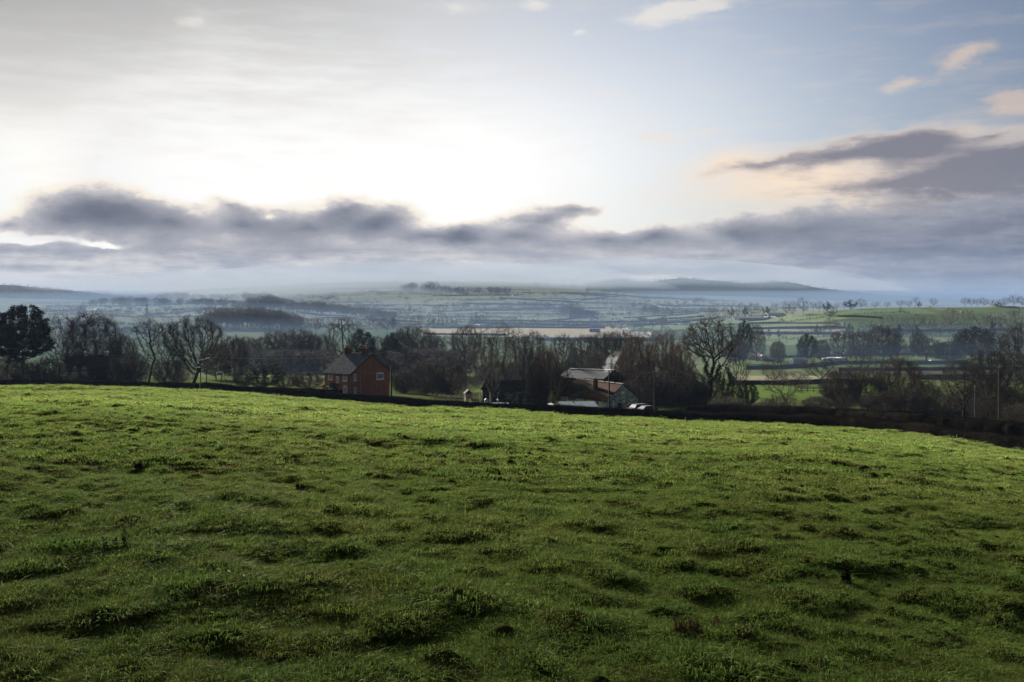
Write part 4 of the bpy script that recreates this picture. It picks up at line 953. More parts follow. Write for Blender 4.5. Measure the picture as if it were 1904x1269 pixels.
FH = [   # hedges between the far fields: (column, row) points, height m, nearest distance, label
 ([(1362,716),(1440,716),(1540,713),(1640,712)], 1.3, 230, 'dark field hedge below the straw coloured field'),
 ([(1388,688),(1440,687),(1500,684),(1560,678),(1640,677),(1720,678),(1800,676)], 1.5, 330, 'dark field hedge above the straw coloured field'),
 ([(1560,690),(1700,690),(1840,688),(1904,688)], 1.3, 300, 'purple brown field hedge behind the big lane shrubs'),
 ([(1370,668),(1440,666),(1520,664),(1600,662),(1700,660),(1800,661),(1904,662)], 1.1, 430, 'thin hedge in front of the caravans'),
 ([(1700,706),(1780,706),(1860,705)], 1.6, 240, 'dark hedge under the bright field strip on the right'),
 ([(1400,621),(1470,622),(1560,623)], 2.2, 600, 'thick dark hedge above the pale field behind the bungalow roofs'),
 ([(1400,613),(1480,612),(1570,611)], 2.2, 760, 'dark hedge across the lower part of the green slope'),
 ([(1395,603),(1450,602),(1520,603),(1570,605)], 1.8, 820, 'hedge with a gap across the middle of the green slope'),
 ([(1390,598),(1420,596),(1455,586),(1500,587),(1560,590),(1640,593)], 1.8, 900, 'curving hedge climbing the green slope to the hill farm'),
 ([(1450,574),(1520,572),(1620,571),(1700,570),(1780,569),(1850,572),(1904,575)], 2.0, 1000, 'dark hedge along the crest of the ridge'),
 ([(1690,571),(1730,574),(1765,580),(1790,583)], 1.8, 960, 'curved hedge running down from the ridge crest on the right'),
 ([(1660,618),(1720,617),(1800,617),(1900,616)], 2.4, 640, 'dark double hedge above the bright green patches'),
 ([(800,611),(870,611),(950,610),(1050,611),(1125,611)], 1.8, 950, 'dark hedge along the top of the sandy field'),
 ([(790,623),(860,624),(940,625)], 1.8, 780, 'dark hedge along the bottom of the sandy field'),
 ([(880,603),(960,603),(1060,606),(1130,608)], 1.8, 1000, 'second thin hedge above the sandy field'),
 ([(880,599),(960,598),(1060,600),(1180,600)], 2.2, 1100, 'dark hedge below the smooth green hill field'),
 ([(985,599),(1030,596),(1060,594),(1110,592)], 1.8, 1200, 'rising hedge below the long farm roof'),
 ([(995,634),(1060,634),(1140,634),(1230,634)], 2.2, 700, 'dark hedge at the bottom of the sandy field behind the twisted oaks'),
 ([(1160,592),(1230,588),(1300,583)], 1.8, 1100, 'upper hedge of the striped fields right of centre'),
 ([(1170,600),(1230,595),(1310,589)], 1.8, 1000, 'middle hedge of the striped fields right of centre'),
 ([(1180,608),(1240,602),(1330,594)], 1.8, 900, 'lower hedge of the striped fields right of centre'),
 ([(560,583),(640,589),(720,597),(780,600)], 2.0, 1100, 'hedge under the blue wooded band'),
 ([(600,592),(660,594),(700,597),(750,598)], 2.0, 1000, 'hedge across the pale strips left of centre'),
 ([(900,578),(950,577),(1010,575),(1050,573)], 2.5, 1300, 'hedge along the top of the smooth green hill field'),
 ([(930,556),(1000,560),(1080,563)], 3, 1600, 'faint hedge across the hazy slope above the smooth green field'),
 ([(900,566),(960,568),(1030,569)], 3, 1500, 'faint lower hedge across the hazy slope'),
 ([(1040,546),(1100,547),(1150,550),(1220,555),(1290,559)], 3, 1800, 'faint skyline hedge in the middle of the picture'),
 ([(1080,560),(1120,555),(1150,552)], 3, 1700, 'faint hedge curving up to the middle skyline'),
 ([(1190,564),(1205,566),(1240,574)], 3, 1600, 'faint bent hedge on the pale hazy field'),
]
for pts, hgt, ym, lab in FH:
    hedge(hedge_rows(pts, ym), hgt, hgt*.9, lab, 'hedges between the far fields', ds=max(ym*.006, 1.5), twigs=0 if ym > 500 else 6, tl=.5, tr=.02, m=m_hedge_far if ym > 400 else None, rough=.5)
# ------------------------------------------------------------------ buildings
def brickmat(name, c1, c2, mortar, scale, bw=.5, rh=.25, rough=.9):
    m, nt, out = mat(name); g = N(nt)
    tc = g.n('ShaderNodeTexCoord').outputs['Object']
    sx = g.n('ShaderNodeSeparateXYZ'); g.l(tc, sx.inputs[0])
    cb = g.n('ShaderNodeCombineXYZ'); g.l(g.math('ADD', sx.outputs[0], sx.outputs[1]), cb.inputs[0]); g.l(sx.outputs[2], cb.inputs[1])
    bt = g.n('ShaderNodeTexBrick'); g.l(cb.outputs[0], bt.inputs[0]); bt.inputs['Color1'].default_value = (*c1, 1); bt.inputs['Color2'].default_value = (*c2, 1); bt.inputs['Mortar'].default_value = (*mortar, 1)
    bt.inputs['Scale'].default_value = scale; bt.inputs['Mortar Size'].default_value = .015; bt.inputs['Brick Width'].default_value = bw; bt.inputs['Row Height'].default_value = rh
    f = g.smooth(g.noise(tc, .9, 6, .65), .35, .7)
    c = g.mix(g.math('MULTIPLY', f, .5), bt.outputs[0], tuple(x*.5 for x in c1))
    b = g.n('ShaderNodeBsdfPrincipled'); g.l(c, b.inputs['Base Color']); b.inputs['Roughness'].default_value = rough; b.inputs['Specular IOR Level'].default_value = .15
    g.l(b.outputs[0], out.inputs[0]); return m
m_brick = brickmat('red_brick', (.44,.150,.090), (.32,.110,.070), (.34,.26,.21), 4.4)
m_soot = surf('sooty_brick', (.10,.04,.03), (.16,.07,.05), 4, 1, .02)
m_slate = surf('lichened_slate', (.065,.067,.078), (.12,.125,.142), 2.2, 1, .05, 6, stretch=(1,1,1), c3=(.19,.195,.20), s3=2.6)
def stonemat(name, c1, c2, c3, scale):
    m, nt, out = mat(name); g = N(nt); tc = g.n('ShaderNodeTexCoord').outputs['Object']
    v = g.n('ShaderNodeTexVoronoi'); v.inputs['Scale'].default_value = scale; mp = g.n('ShaderNodeMapping'); mp.inputs['Scale'].default_value = (1, 1, 1.7); g.l(tc, mp.inputs[0]); g.l(mp.outputs[0], v.inputs[0])
    sx = g.n('ShaderNodeSeparateColor'); g.l(v.outputs['Color'], sx.inputs[0])
    c = g.ramp(sx.outputs[0], [(0, c1), (.5, c2), (1, c3)])
    v2 = g.n('ShaderNodeTexVoronoi', feature='DISTANCE_TO_EDGE'); v2.inputs['Scale'].default_value = scale; g.l(mp.outputs[0], v2.inputs[0])
    c = g.mix(g.smooth(v2.outputs['Distance'], .06, .0), c, tuple(x*.5 for x in c1))
    c = g.mix(g.math('MULTIPLY', g.smooth(g.noise(tc, .7, 5), .45, .7), .5), c, tuple(x*.55 for x in c1))
    b = g.n('ShaderNodeBsdfPrincipled'); g.l(c, b.inputs['Base Color']); b.inputs['Roughness'].default_value = .9; b.inputs['Specular IOR Level'].default_value = .15
    g.l(b.outputs[0], out.inputs[0]); return m
m_stone = stonemat('grey_stone', (.20,.215,.22), (.42,.45,.45), (.72,.75,.72), 2.6)
m_darkstone = stonemat('dark_stone', (.07,.075,.07), (.15,.155,.145), (.27,.28,.26), 3.2)
m_tile = surf('clay_tiles', (.030,.014,.011), (.052,.025,.019), 2.0, 1, .03, 6, c3=(.035,.030,.015), s3=.5)
m_moss = surf('mossy_tiles', (.020,.015,.010), (.035,.030,.015), 1.6, 1, .03, 6, c3=(.035,.042,.014), s3=.6)
m_darkroof = surf('dark_roof', (.026,.022,.019), (.050,.044,.040), 1.4, 1, .03, 5)
m_sheet = surf('fibre_cement', (.028,.034,.046), (.048,.055,.070), 1.4, 1, .05, 6, stretch=(4,1,1), c3=(.035,.04,.045), s3=.9)
m_bluesheet = surf('blue_grey_sheet', (.055,.085,.12), (.10,.135,.175), 1.6, 1, .05, 6, c3=(.05,.065,.075), s3=.7)
m_white = surf('white_paint', (.84,.85,.86), (.88,.88,.88), 2, .5, .4)
m_timber = surf('dark_timber', (.012,.010,.008), (.026,.021,.016), 5, 1, .02, stretch=(1,1,.2))
m_pale_timber = surf('weathered_timber', (.26,.21,.16), (.38,.32,.25), 6, .85, .2, stretch=(1,1,.2))
m_pole = surf('pole_wood', (.042,.039,.024), (.07,.065,.042), 6, 1, .02, stretch=(1,1,.15))
m_polegrey = surf('grey_pole_wood', (.065,.065,.065), (.10,.099,.097), 6, 1, .02, stretch=(1,1,.15))
m_poledark = surf('tarred_pole_wood', (.012,.011,.010), (.028,.025,.022), 6, .9, .15, stretch=(1,1,.15))
m_render = surf('cream_render', (.52,.50,.46), (.64,.62,.58), .8, .9, .1)
m_metal = surf('galvanised_metal', (.30,.31,.32), (.42,.43,.44), 4, .5, .5, metallic=.6)
m_black = surf('black_fittings', (.01,.01,.011), (.02,.02,.022), 4, .6, .3)
m_pot = surf('clay_pot', (.16,.07,.045), (.24,.11,.07), 5, .85, .2)
def glassmat(name, c, rough=.05):
    m, nt, out = mat(name); g = N(nt); b = g.n('ShaderNodeBsdfPrincipled'); tc = g.n('ShaderNodeTexCoord').outputs['Object']
    g.l(g.mix(g.noise(tc, 1.5, 3), c, tuple(min(1, x*1.6) for x in c)), b.inputs['Base Color']); b.inputs['Roughness'].default_value = rough; b.inputs['Specular IOR Level'].default_value = .6
    g.l(b.outputs[0], out.inputs[0]); return m
m_glass = glassmat('window_glass', (.02,.025,.032))
m_farroof = surf('pale_far_roof', (.55,.57,.60), (.70,.72,.74), .5, .6, .3)
m_farwall = surf('far_wall', (.60,.58,.55), (.74,.72,.70), .3, .9, .1)
m_farslate = surf('far_slate', (.05,.052,.06), (.08,.08,.09), .3, .8, .2)

class Frame:
    """local frame: origin O, u along one wall, v along the gable, z up; builds in world size under an empty turned to fit"""
    def __init__(s, name, O, udir, label, cat, group=None):
        a = math.atan2(udir[1], udir[0]); s.e = tag(empty(name, O, a), label, cat, group)
def gable_walls(L, Wd, hw, hr):
    """solid gabled body: length L along x (ridge direction), width Wd along y"""
    mb = MB(); mb.prism([(0,0,-1.2),(0,Wd,-1.2),(0,Wd,hw),(0,Wd/2,hr),(0,0,hw)], (L,0,0)); return mb
def roof_slabs(L, Wd, hw, hr, th=.12, ov=.25, eave=.3):
    mb = MB(); sl = (hr-hw)/(Wd/2)
    for s in (0, 1):
        y0, y1 = (-eave, Wd/2) if s == 0 else (Wd+eave, Wd/2)
        z0 = hw-eave*sl+.03; z1 = hr+.03
        mb.prism([(-ov,y0,z0),(-ov,y1,z1),(-ov,y1,z1+th),(-ov,y0,z0+th)], (L+2*ov,0,0))
    return mb
def window(parent, face, a, z, w, h, cols=3, rows=2, L=0, Wd=0, sill=True, arch=False, name='window'):
    """window on a face: 'f' plane y=0 (outward -y), 'g' plane x=0 (outward -x); a = centre along the wall, z = foot"""
    def box(mb, a0, a1, d0, d1, z0, z1):
        if face == 'f': mb.box(a0, a1, -d1, -d0, z0, z1)
        else: mb.box(-d1, -d0, a0, a1, z0, z1)
    fr = MB(); t = .14
    box(fr, a-w/2, a-w/2+t, .0, .07, z, z+h); box(fr, a+w/2-t, a+w/2, .0, .07, z, z+h)
    box(fr, a-w/2+t, a+w/2-t, 0, .07, z, z+t); box(fr, a-w/2+t, a+w/2-t, 0, .07, z+h-t, z+h)
    for i in range(1, cols):
        x = a-w/2+w*i/cols; box(fr, x-.05, x+.05, 0, .065, z+t, z+h-t)
    for j in range(1, rows+1):
        zz = z+h*j/(rows+1)
        for i in range(cols):
            x0 = a-w/2+w*i/cols+.04; x1 = a-w/2+w*(i+1)/cols-.04; box(fr, x0, x1, 0, .055, zz-.025, zz+.025)
    if arch:
        for k in range(5):
            q = (k+.5)/5*2-1; hh = .16*(1-q*q); box(fr, a+(q-.2)*w/2, a+(q+.2)*w/2, 0, .068, z+h, z+h+hh)
    f = fr.build(name, m_white, parent)
    pn = MB(); box(pn, a-w/2+.02, a+w/2-.02, .005, .03, z+.02, z+h-.02); pn.build('pane', m_glass, f)
    if sill:
        sb = MB(); box(sb, a-w/2-.1, a+w/2+.1, .002, .16, z-.12, z-.003); sb.build('sill', m_white, f)
    return f
def chimney(parent, x, y, z0, z1, wx=.9, wy=.6, pots=2, m=None):
    mb = MB(); mb.box(x-wx/2, x+wx/2, y-wy/2, y+wy/2, z0, z1-.25); mb.box(x-wx/2-.07, x+wx/2+.07, y-wy/2-.07, y+wy/2+.07, z1-.25, z1-.12); mb.box(x-wx/2, x+wx/2, y-wy/2, y+wy/2, z1-.12, z1)
    c = mb.build('chimney', m or m_brick, parent)
    for i in range(pots):
        px = x+(i-(pots-1)/2)*wx/(pots+.2)*1.1
        p = MB(); p.tube([(px,y,z1), (px,y,z1+.12), (px,y,z1+.42), (px,y,z1+.5)], [.13,.115,.10,.12], 8); p.build('chimney_pot', m_pot, c)
    return c
# ---- red brick house. origin = front corner, x runs back-left along the front, y back-right along the gable
def frame_from(px0, Y0, px1, Y1):
    """(origin xy, unit dir) from two plan points"""
    a = Vector(XY(px0, Y0)); b = Vector(XY(px1, Y1)); return a, (b-a).normalized(), (b-a).length
C0 = Vector(XY(651.5, 190)); zE = Zrow(695.5, 190)       # eaves height at the front corner
gd = Vector((.587, .810)); sdv = Vector((-.81, .587))
zb = h1(C0.x-2, C0.y+5); hw = zE-zb
# mirrored frame: x along the gable, y along the front -> use x = front direction by turning
hs = tag(empty('brick_house', (C0.x, C0.y, zb), math.atan2(gd.y, gd.x)), 'two storey red brick house with white windows, slate roof and two chimneys', 'house')
Wg, Ls = 10.9, 7.0          # gable width (along local x), length (along local y)
# local: x along gable, y to the left-back; front face is plane x=0 (outward -x), gable face is plane y=0 (outward -y)
rz = hw+3.4
mb = MB(); mb.prism([(0,0,-1.2),(Wg,0,-1.2),(Wg,0,hw),(Wg/2,0,rz),(0,0,hw)], (0,Ls,0)); mb.build('wall', m_brick, hs)
rf = MB(); sl = (rz-hw)/(Wg/2)
for s in (0, 1):
    x0, x1 = (-.35, Wg/2) if s == 0 else (Wg+.35, Wg/2)
    z0 = hw-.35*sl+.02
    rf.prism([(x0,-.28,z0),(x1,-.28,rz+.02),(x1,-.28,rz+.15),(x0,-.28,z0+.13)], (0,Ls+.56,0))
rt = MB(); rt.tube([(Wg/2,-.28,rz+.16),(Wg/2,Ls+.28,rz+.16)], .11, 6)
roof = rf.build('roof', m_slate, hs); rt.build('ridge_tiles', m_slate, roof)
bb = MB(); 
for s in (0, 1):
    x0, x1 = (-.35, Wg/2) if s == 0 else (Wg+.35, Wg/2); z0 = hw-.35*sl
    bb.prism([(x0,-.32,z0-.16),(x1,-.32,rz-.14),(x1,-.32,rz+.05),(x0,-.32,z0+.02)], (0,.035,0))
bb.build('bargeboard', m_black, roof)
gt = MB(); gt.tube([(-.42,-.28,hw-.30),(-.42,Ls+.28,hw-.30)], .07, 6); gt.build('gutter', m_black, roof)
for yv, z1 in ((6.35, rz+1.35), (1.75, rz+1.35)):
    c = MB(); c.box(Wg/2-.36, Wg/2+.36, yv-.46, yv+.46, rz-.5, z1-.4); c.box(Wg/2-.42, Wg/2+.42, yv-.52, yv+.52, z1-.4, z1-.25); c.box(Wg/2-.36, Wg/2+.36, yv-.46, yv+.46, z1-.25, z1-.1)
    ch = c.build('chimney', m_soot, roof)
    for q in (-.24, .24):
        p = MB(); p.tube([(Wg/2,yv+q,z1-.1),(Wg/2,yv+q,z1+.05),(Wg/2,yv+q,z1+.35),(Wg/2,yv+q,z1+.42)], [.15,.13,.11,.14], 8); p.build('chimney_pot', m_pot, ch)
wy = lambda px: (651.5-px)/50.5*Ls      # position along the front from its column
window(hs, 'g', wy(641.3), hw-1.42, 1.18, 1.15, 3, 2); window(hs, 'g', wy(612.6), hw-1.36, 1.18, 1.1, 3, 2)
window(hs, 'g', wy(626.8), hw-2.0, .80, 1.25, 2, 2, arch=True)
window(hs, 'g', wy(641.8), hw-3.85, 1.12, 1.35, 3, 2, arch=True); window(hs, 'g', wy(612), hw-3.55, .95, 1.1, 3, 2, arch=True)
wx = lambda px: (px-651.5)/73.5*Wg
window(hs, 'f', wx(706.3), hw-1.55, 2.0, 1.2, 3, 2, arch=True); window(hs, 'f', wx(659.6), hw-1.35, .62, 1.25, 1, 2); window(hs, 'f', wx(659.8), hw-3.9, .62, 1.2, 1, 2)
pq = MB(); x = wx(687.4); pq.box(x-.32, x+.32, -.05, -.005, hw+1.35, hw+1.95); pq.box(x-.2, x+.2, -.07, -.052, hw+1.46, hw+1.84); pq.build('date_stone', surf('date_stone', (.2,.12,.09), (.3,.2,.15), 4), hs)
pr = MB(); pr.prism([(-1.5,wy(631),hw-2.75),(0,wy(631),hw-2.05),(0,wy(631),hw-1.93),(-1.5,wy(631),hw-2.63)], (0,wy(615)-wy(631),0)); pr.build('porch_roof', m_darkroof, hs)
pw = MB(); pw.box(-1.35,-1.27,wy(630),wy(630)+.1,-.6,hw-2.68); pw.box(-1.35,-1.27,wy(616)-.1,wy(616),-.6,hw-2.68); pw.box(-.06,-.004,wy(625.5),wy(620.5),-.4,hw-2.75); pw.build('porch_frame', m_timber, hs)
ex = MB(); ex.prism([(1.2,Ls+.003,-.9),(4.8,Ls+.003,-.9),(4.8,Ls+.003,2.0),(1.2,Ls+.003,2.0)], (0,1.9,0)); ext = ex.build('lean_to', m_brick, hs)
er = MB(); er.prism([(.9,Ls+.004,2.75),(.9,Ls+2.3,1.85),(.9,Ls+2.3,1.97),(.9,Ls+.004,2.9)], (4.2,0,0)); er.build('lean_to_roof', m_slate, ext)
lw = MB(); lw.box(1.14,1.196,Ls+.6,Ls+1.2,.9,1.75); lw.build('window', m_white, ext)
dp = MB(); dp.tube([(-.12,.25,hw-.3),(-.12,.25,-.5)], .045, 6); dp.build('downpipe', m_black, hs)
# ---- stone cottage with tiled roof: gable towards the camera
C1 = Vector(XY(1129, 172)); zE1 = Zrow(744.5, 172); gd1 = Vector((.836, .548)); zb1 = h1(C1.x+3, C1.y+2); hw1 = zE1-zb1
ct = tag(empty('stone_cottage', (C1.x, C1.y, zb1), math.atan2(gd1.y, gd1.x)), 'low grey stone cottage with a red brown tiled roof and brick chimney', 'house')
W1, L1, rz1 = 6.9, 13.7, hw1+2.5
mb = MB(); mb.prism([(0,0,-1.2),(W1,0,-1.2),(W1,0,hw1),(W1/2,0,rz1),(0,0,hw1)], (0,L1,0)); mb.build('wall', m_stone, ct)
wl = MB(); wl.box(-.045,-.004,.9,L1-.1,.1,hw1-.12); wl.build('rendered_wall', m_render, ct)
def roof_half(x0, x1, z0, z1, y0, y1, th=.14):
    b_ = MB(); b_.prism([(x0,y0,z0),(x1,y0,z1),(x1,y0,z1+th),(x0,y0,z0+th)], (0,y1-y0,0)); return b_
s1 = (rz1-hw1)/(W1/2)
rA = roof_half(-.45, W1/2, hw1-.45*s1+.02, rz1+.02, -.12, 6.4); roofc = rA.build('roof', m_tile, ct)
roof_half(-.45, W1/2, hw1-.45*s1+.02, rz1+.02, 6.405, L1+.2).build('mossy_roof', m_moss, ct)
roof_half(W1+.45, W1/2, hw1-.45*s1+.02, rz1+.02, -.12, L1+.2).build('back_roof', m_tile, ct)
rt = MB(); 
for i in range(34):
    if i % 7 == 5: continue
    y = -.1+i*.41; rt.box(W1/2-.13, W1/2+.13, y, y+.34, rz1+.13, rz1+.24)
rt.build('ridge_tiles', surf('pale_ridge', (.38,.33,.29), (.6,.56,.5), 2), roofc)
vg = MB(); vg.prism([(-.45,-.16,hw1-.45*s1+.03),(W1/2,-.16,rz1+.03),(W1/2,-.16,rz1+.2),(-.45,-.16,hw1-.45*s1+.2)], (0,.036,0)); vg.prism([(W1+.45,-.16,hw1-.45*s1+.03),(W1/2,-.16,rz1+.03),(W1/2,-.16,rz1+.2),(W1+.45,-.16,hw1-.45*s1+.2)], (0,.036,0)); vg.build('verge', m_sheet, roofc)
cm = MB(); cm.box(1.6,2.15,5.35,5.95,hw1+.6,rz1+.6); cm.box(1.54,2.21,5.29,6.01,rz1+.6,rz1+.72); chy = cm.build('chimney', m_soot, roofc)
for q in (5.5, 5.8):
    p = MB(); p.tube([(1.87,q,rz1+.72),(1.87,q,rz1+.98)], [.12,.1], 8); p.build('chimney_pot', m_pot, chy)
fl = MB(); fl.prism([(1.1,5.0,hw1+.78),(2.6,5.0,hw1+1.9),(2.6,5.0,hw1+1.95),(1.1,5.0,hw1+.83)], (0,.12,0)); fl.build('flashing', m_sheet, chy)
gw = MB(); gw.box(3.1,3.7,-.05,-.004,hw1+.85,hw1+1.35); gw.build('gable_window', m_white, ct)
fp = MB(); fp.box(1.15,1.37,-.22,-.004,-.3,hw1-.1); fp.build('flue_pipe', m_white, ct)
dr = MB(); dr.box(2.3,3.2,-.06,-.004,-.3,1.75); dr.build('door', surf('green_door', (.012,.022,.016), (.022,.034,.024), 3), ct)
for yv, w_, n_ in ((2.7, .9, 2), (3.8, 1.0, 3), (6.0, 1.1, 3), (10.8, .7, 2), (12.2, .7, 2)):
    fr = MB(); z0, z1 = .55, hw1-.28
    fr.box(-.10,-.047,yv-w_/2,yv-w_/2+.07,z0,z1); fr.box(-.10,-.047,yv+w_/2-.07,yv+w_/2,z0,z1); fr.box(-.10,-.047,yv-w_/2+.07,yv+w_/2-.07,z0,z0+.07); fr.box(-.10,-.047,yv-w_/2+.07,yv+w_/2-.07,z1-.07,z1)
    for i in range(1, n_): y = yv-w_/2+w_*i/n_; fr.box(-.095,-.05,y-.03,y+.03,z0+.07,z1-.07)
    f = fr.build('window', m_white, ct); pn = MB(); pn.box(-.07,-.046,yv-w_/2+.02,yv+w_/2-.02,z0+.02,z1-.02); pn.build('pane', m_glass, f)
pt = MB(); pt.prism([(-1.7,7.2,hw1-.55),(-1.7,9.6,hw1-.55),(.6,9.2,hw1+.75),(.6,7.6,hw1+.75)], (0,0,.1)); pt.build('porch_roof', m_darkroof, ct)
pp = MB(); pp.box(-1.6,-1.5,7.35,7.45,-.4,hw1-.56); pp.box(-1.6,-1.5,9.35,9.45,-.4,hw1-.56); pp.build('porch_post', m_white, ct)
# ---- big grey sheeted barn behind it
C2 = Vector(XY(1120.5, 215)); zE2 = Zrow(705, 215); rd2 = Vector((-.9, .43)); zb2 = h1(C2.x, C2.y+5); hw2 = zE2-zb2
bn = tag(empty('farm_barn', (C2.x, C2.y, zb2), math.atan2(rd2.y, rd2.x)), 'big barn with a grey sheeted roof behind the stone cottage', 'barn')
L2, W2, rz2 = 10.0, 12.0, hw2+1.45       # local x along the ridge to the left; y towards the camera is negative -> gable direction is -y
mb = MB(); mb.prism([(0,0,-1),(0,-W2,-1),(0,-W2,hw2),(0,-W2/2,rz2),(0,0,hw2)], (L2,0,0)); mb.build('wall', m_timber, bn)
for nm, y0, mm in (('roof', .4, m_sheet), ('back_roof', -W2-.4, m_sheet)):
    r_ = MB(); sg = 1 if y0 > 0 else -1; zlow = hw2-.4*1.45/6+.03
    r_.prism([(-.4,y0,zlow),(-.4,-W2/2,rz2+.03),(-.4,-W2/2,rz2+.11),(-.4,y0,zlow+.08)], (L2+.8,0,0)); ro = r_.build(nm, mm, bn)
rg = MB()
for i in range(16): rg.box(-.4+i*.66, -.4+i*.66+.5, -W2/2-.25, -W2/2+.25, rz2+.1, rz2+.17+.03*(i % 2))
rg.build('ridge_caps', surf('pale_caps', (.4,.42,.45), (.55,.57,.6), 2), bn)
gb = MB(); gb.box(-.06,-.004,-W2/2-1.2,-W2/2-.5,hw2+.3,hw2+.75); gb.build('gable_vent', m_white, bn)
fb = MB(); fb.prism([(-.43,.4,hw2-.15),(-.43,-W2/2,rz2-.05),(-.43,-W2/2,rz2+.12),(-.43,.4,hw2+.02)], (.028,0,0)); fb.prism([(-.43,-W2-.4,hw2-.15),(-.43,-W2/2,rz2-.05),(-.43,-W2/2,rz2+.12),(-.43,-W2-.4,hw2+.02)], (.028,0,0)); fb.build('bargeboard', m_timber, bn)
# ---- long stone cart barn with a dark roof
C3 = Vector(XY(911, 200)); zE3 = Zrow(728, 200); ud3 = Vector((.95, .32)); zb3 = h1(C3.x+4, C3.y+2); hw3 = zE3-zb3
cb3 = tag(empty('long_barn', (C3.x, C3.y, zb3), math.atan2(ud3.y, ud3.x)), 'long low stone barn with a dark roof and open cart bays', 'barn')
L3, W3, rz3 = 12.6, 5.6, hw3+1.75
mb = MB(); mb.box(3.2,L3,0,W3,-1,hw3); mb.box(.02,3.19,W3-.3,W3,-1,hw3); mb.prism([(3.2,.002,hw3),(3.2,W3-.002,hw3),(3.2,W3/2,rz3)], (L3-3.2,0,0)); mb.build('wall', m_darkstone, cb3)
gb = MB(); gb.prism([(0,0,hw3-.1),(0,W3,hw3-.1),(0,W3/2,rz3)], (.08,0,0)); gb.prism([(0,.5,-.8),(0,W3-.32,-.8),(0,W3-.32,hw3-.1),(0,.5,hw3-.1)], (.08,0,0)); gb.build('gable_boards', surf('blackened_boards', (.002,.002,.002), (.004,.004,.004), 3, 1, 0), cb3)  # gable boards coloured near black to offset the strong sun on them
roof_slabs(L3, W3, hw3, rz3, .12, .25, .35).build('roof', m_darkroof, cb3)
ps = MB(); ps.tube([(.1,.1,-.8),(.1,.1,hw3)], .09, 6); ps.build('post', m_pale_timber, cb3)
ps = MB(); ps.tube([(1.6,.1,-.8),(1.62,.1,1.2),(1.85,.05,hw3)], .09, 6); ps.build('post', surf('blue_post', (.25,.33,.36), (.32,.4,.43), 3), cb3)
dr = MB(); dr.box(6.1,6.9,-.05,-.004,-.5,1.9); dr.build('door', m_black, cb3); dr = MB(); dr.box(9.6,9.9,-.05,-.004,-.5,1.7); dr.build('door', m_black, cb3)
# ---- low blue-grey roofed shed in front of the cottage
C4 = Vector(XY(1031, 163)); zE4 = Zrow(758.5, 163); ud4 = Vector((.985, .17)); zb4 = h1(C4.x+3, C4.y+2); hw4 = zE4-zb4
sh = tag(empty('low_shed', (C4.x, C4.y, zb4), math.atan2(ud4.y, ud4.x)), 'low shed with a shallow blue grey sheet roof in front of the cottage', 'shed')
mb = MB(); mb.prism([(.2,.2,-.8),(.2,6.2,-.8),(.2,6.2,hw4),(.2,3.2,hw4+.45),(.2,.2,hw4)], (7.0,0,0)); mb.build('wall', m_darkstone, sh)
r_ = MB(); r_.prism([(1.6,-.1,hw4),(1.3,3.2,hw4+.62),(1.3,3.2,hw4+.67),(1.6,-.1,hw4+.05)], (2.4,0,0)); r_.prism([(4.05,-.1,hw4),(4.05,3.2,hw4+.60),(4.05,3.2,hw4+.65),(4.05,-.1,hw4+.05)], (3.4,0,0)); rr = r_.build('roof', m_bluesheet, sh)
r_ = MB(); r_.prism([(-.2,-.1,hw4-.25),(.9,3.2,hw4+.56),(.9,3.2,hw4+.62),(-.2,-.1,hw4-.19)], (1.0,0,0)); r_.build('mossy_roof_end', m_moss, sh)
r_ = MB(); r_.prism([(.2,6.5,hw4-.02),(.2,3.21,hw4+.60),(.2,3.21,hw4+.65),(.2,6.5,hw4+.05)], (7.2,0,0)); r_.build('back_roof', m_sheet, sh)
# ---- dormered stone house half hidden at the left
C5 = Vector(XY(116, 252)); zE5 = Zrow(689, 252); ud5 = Vector((.985, .17)); zb5 = h1(C5.x+5, C5.y+2); hw5 = zE5-zb5
dh = tag(empty('dormer_house', (C5.x, C5.y, zb5), math.atan2(ud5.y, ud5.x)), 'stone house with gabled dormer windows half hidden behind bushes at the left', 'house')
L5, W5, rz5 = 10.8, 7.0, hw5+3.6
mb = gable_walls(L5, W5, hw5, rz5); mb.build('wall', m_darkstone, dh)
rf = roof_slabs(L5, W5, hw5, rz5, .14, .15, .3).build('roof', m_darkroof, dh)
rt = MB(); rt.tube([(0,W5/2,rz5+.2),(L5,W5/2,rz5+.2)], .1, 6); rt.build('ridge_tiles', m_sheet, rf)
for x in (1.2, 4.9, 9.9):
    c = MB(); c.box(x-.45,x+.45,W5/2-.4,W5/2+.4,rz5-.6,rz5+.7); c.box(x-.53,x+.53,W5/2-.48,W5/2+.48,rz5+.7,rz5+.85); cc = c.build('chimney', m_stone, rf)
    p = MB(); p.tube([(x,W5/2,rz5+.85),(x,W5/2,rz5+1.2)], [.16,.13], 8); p.build('chimney_pot', m_pot, cc)
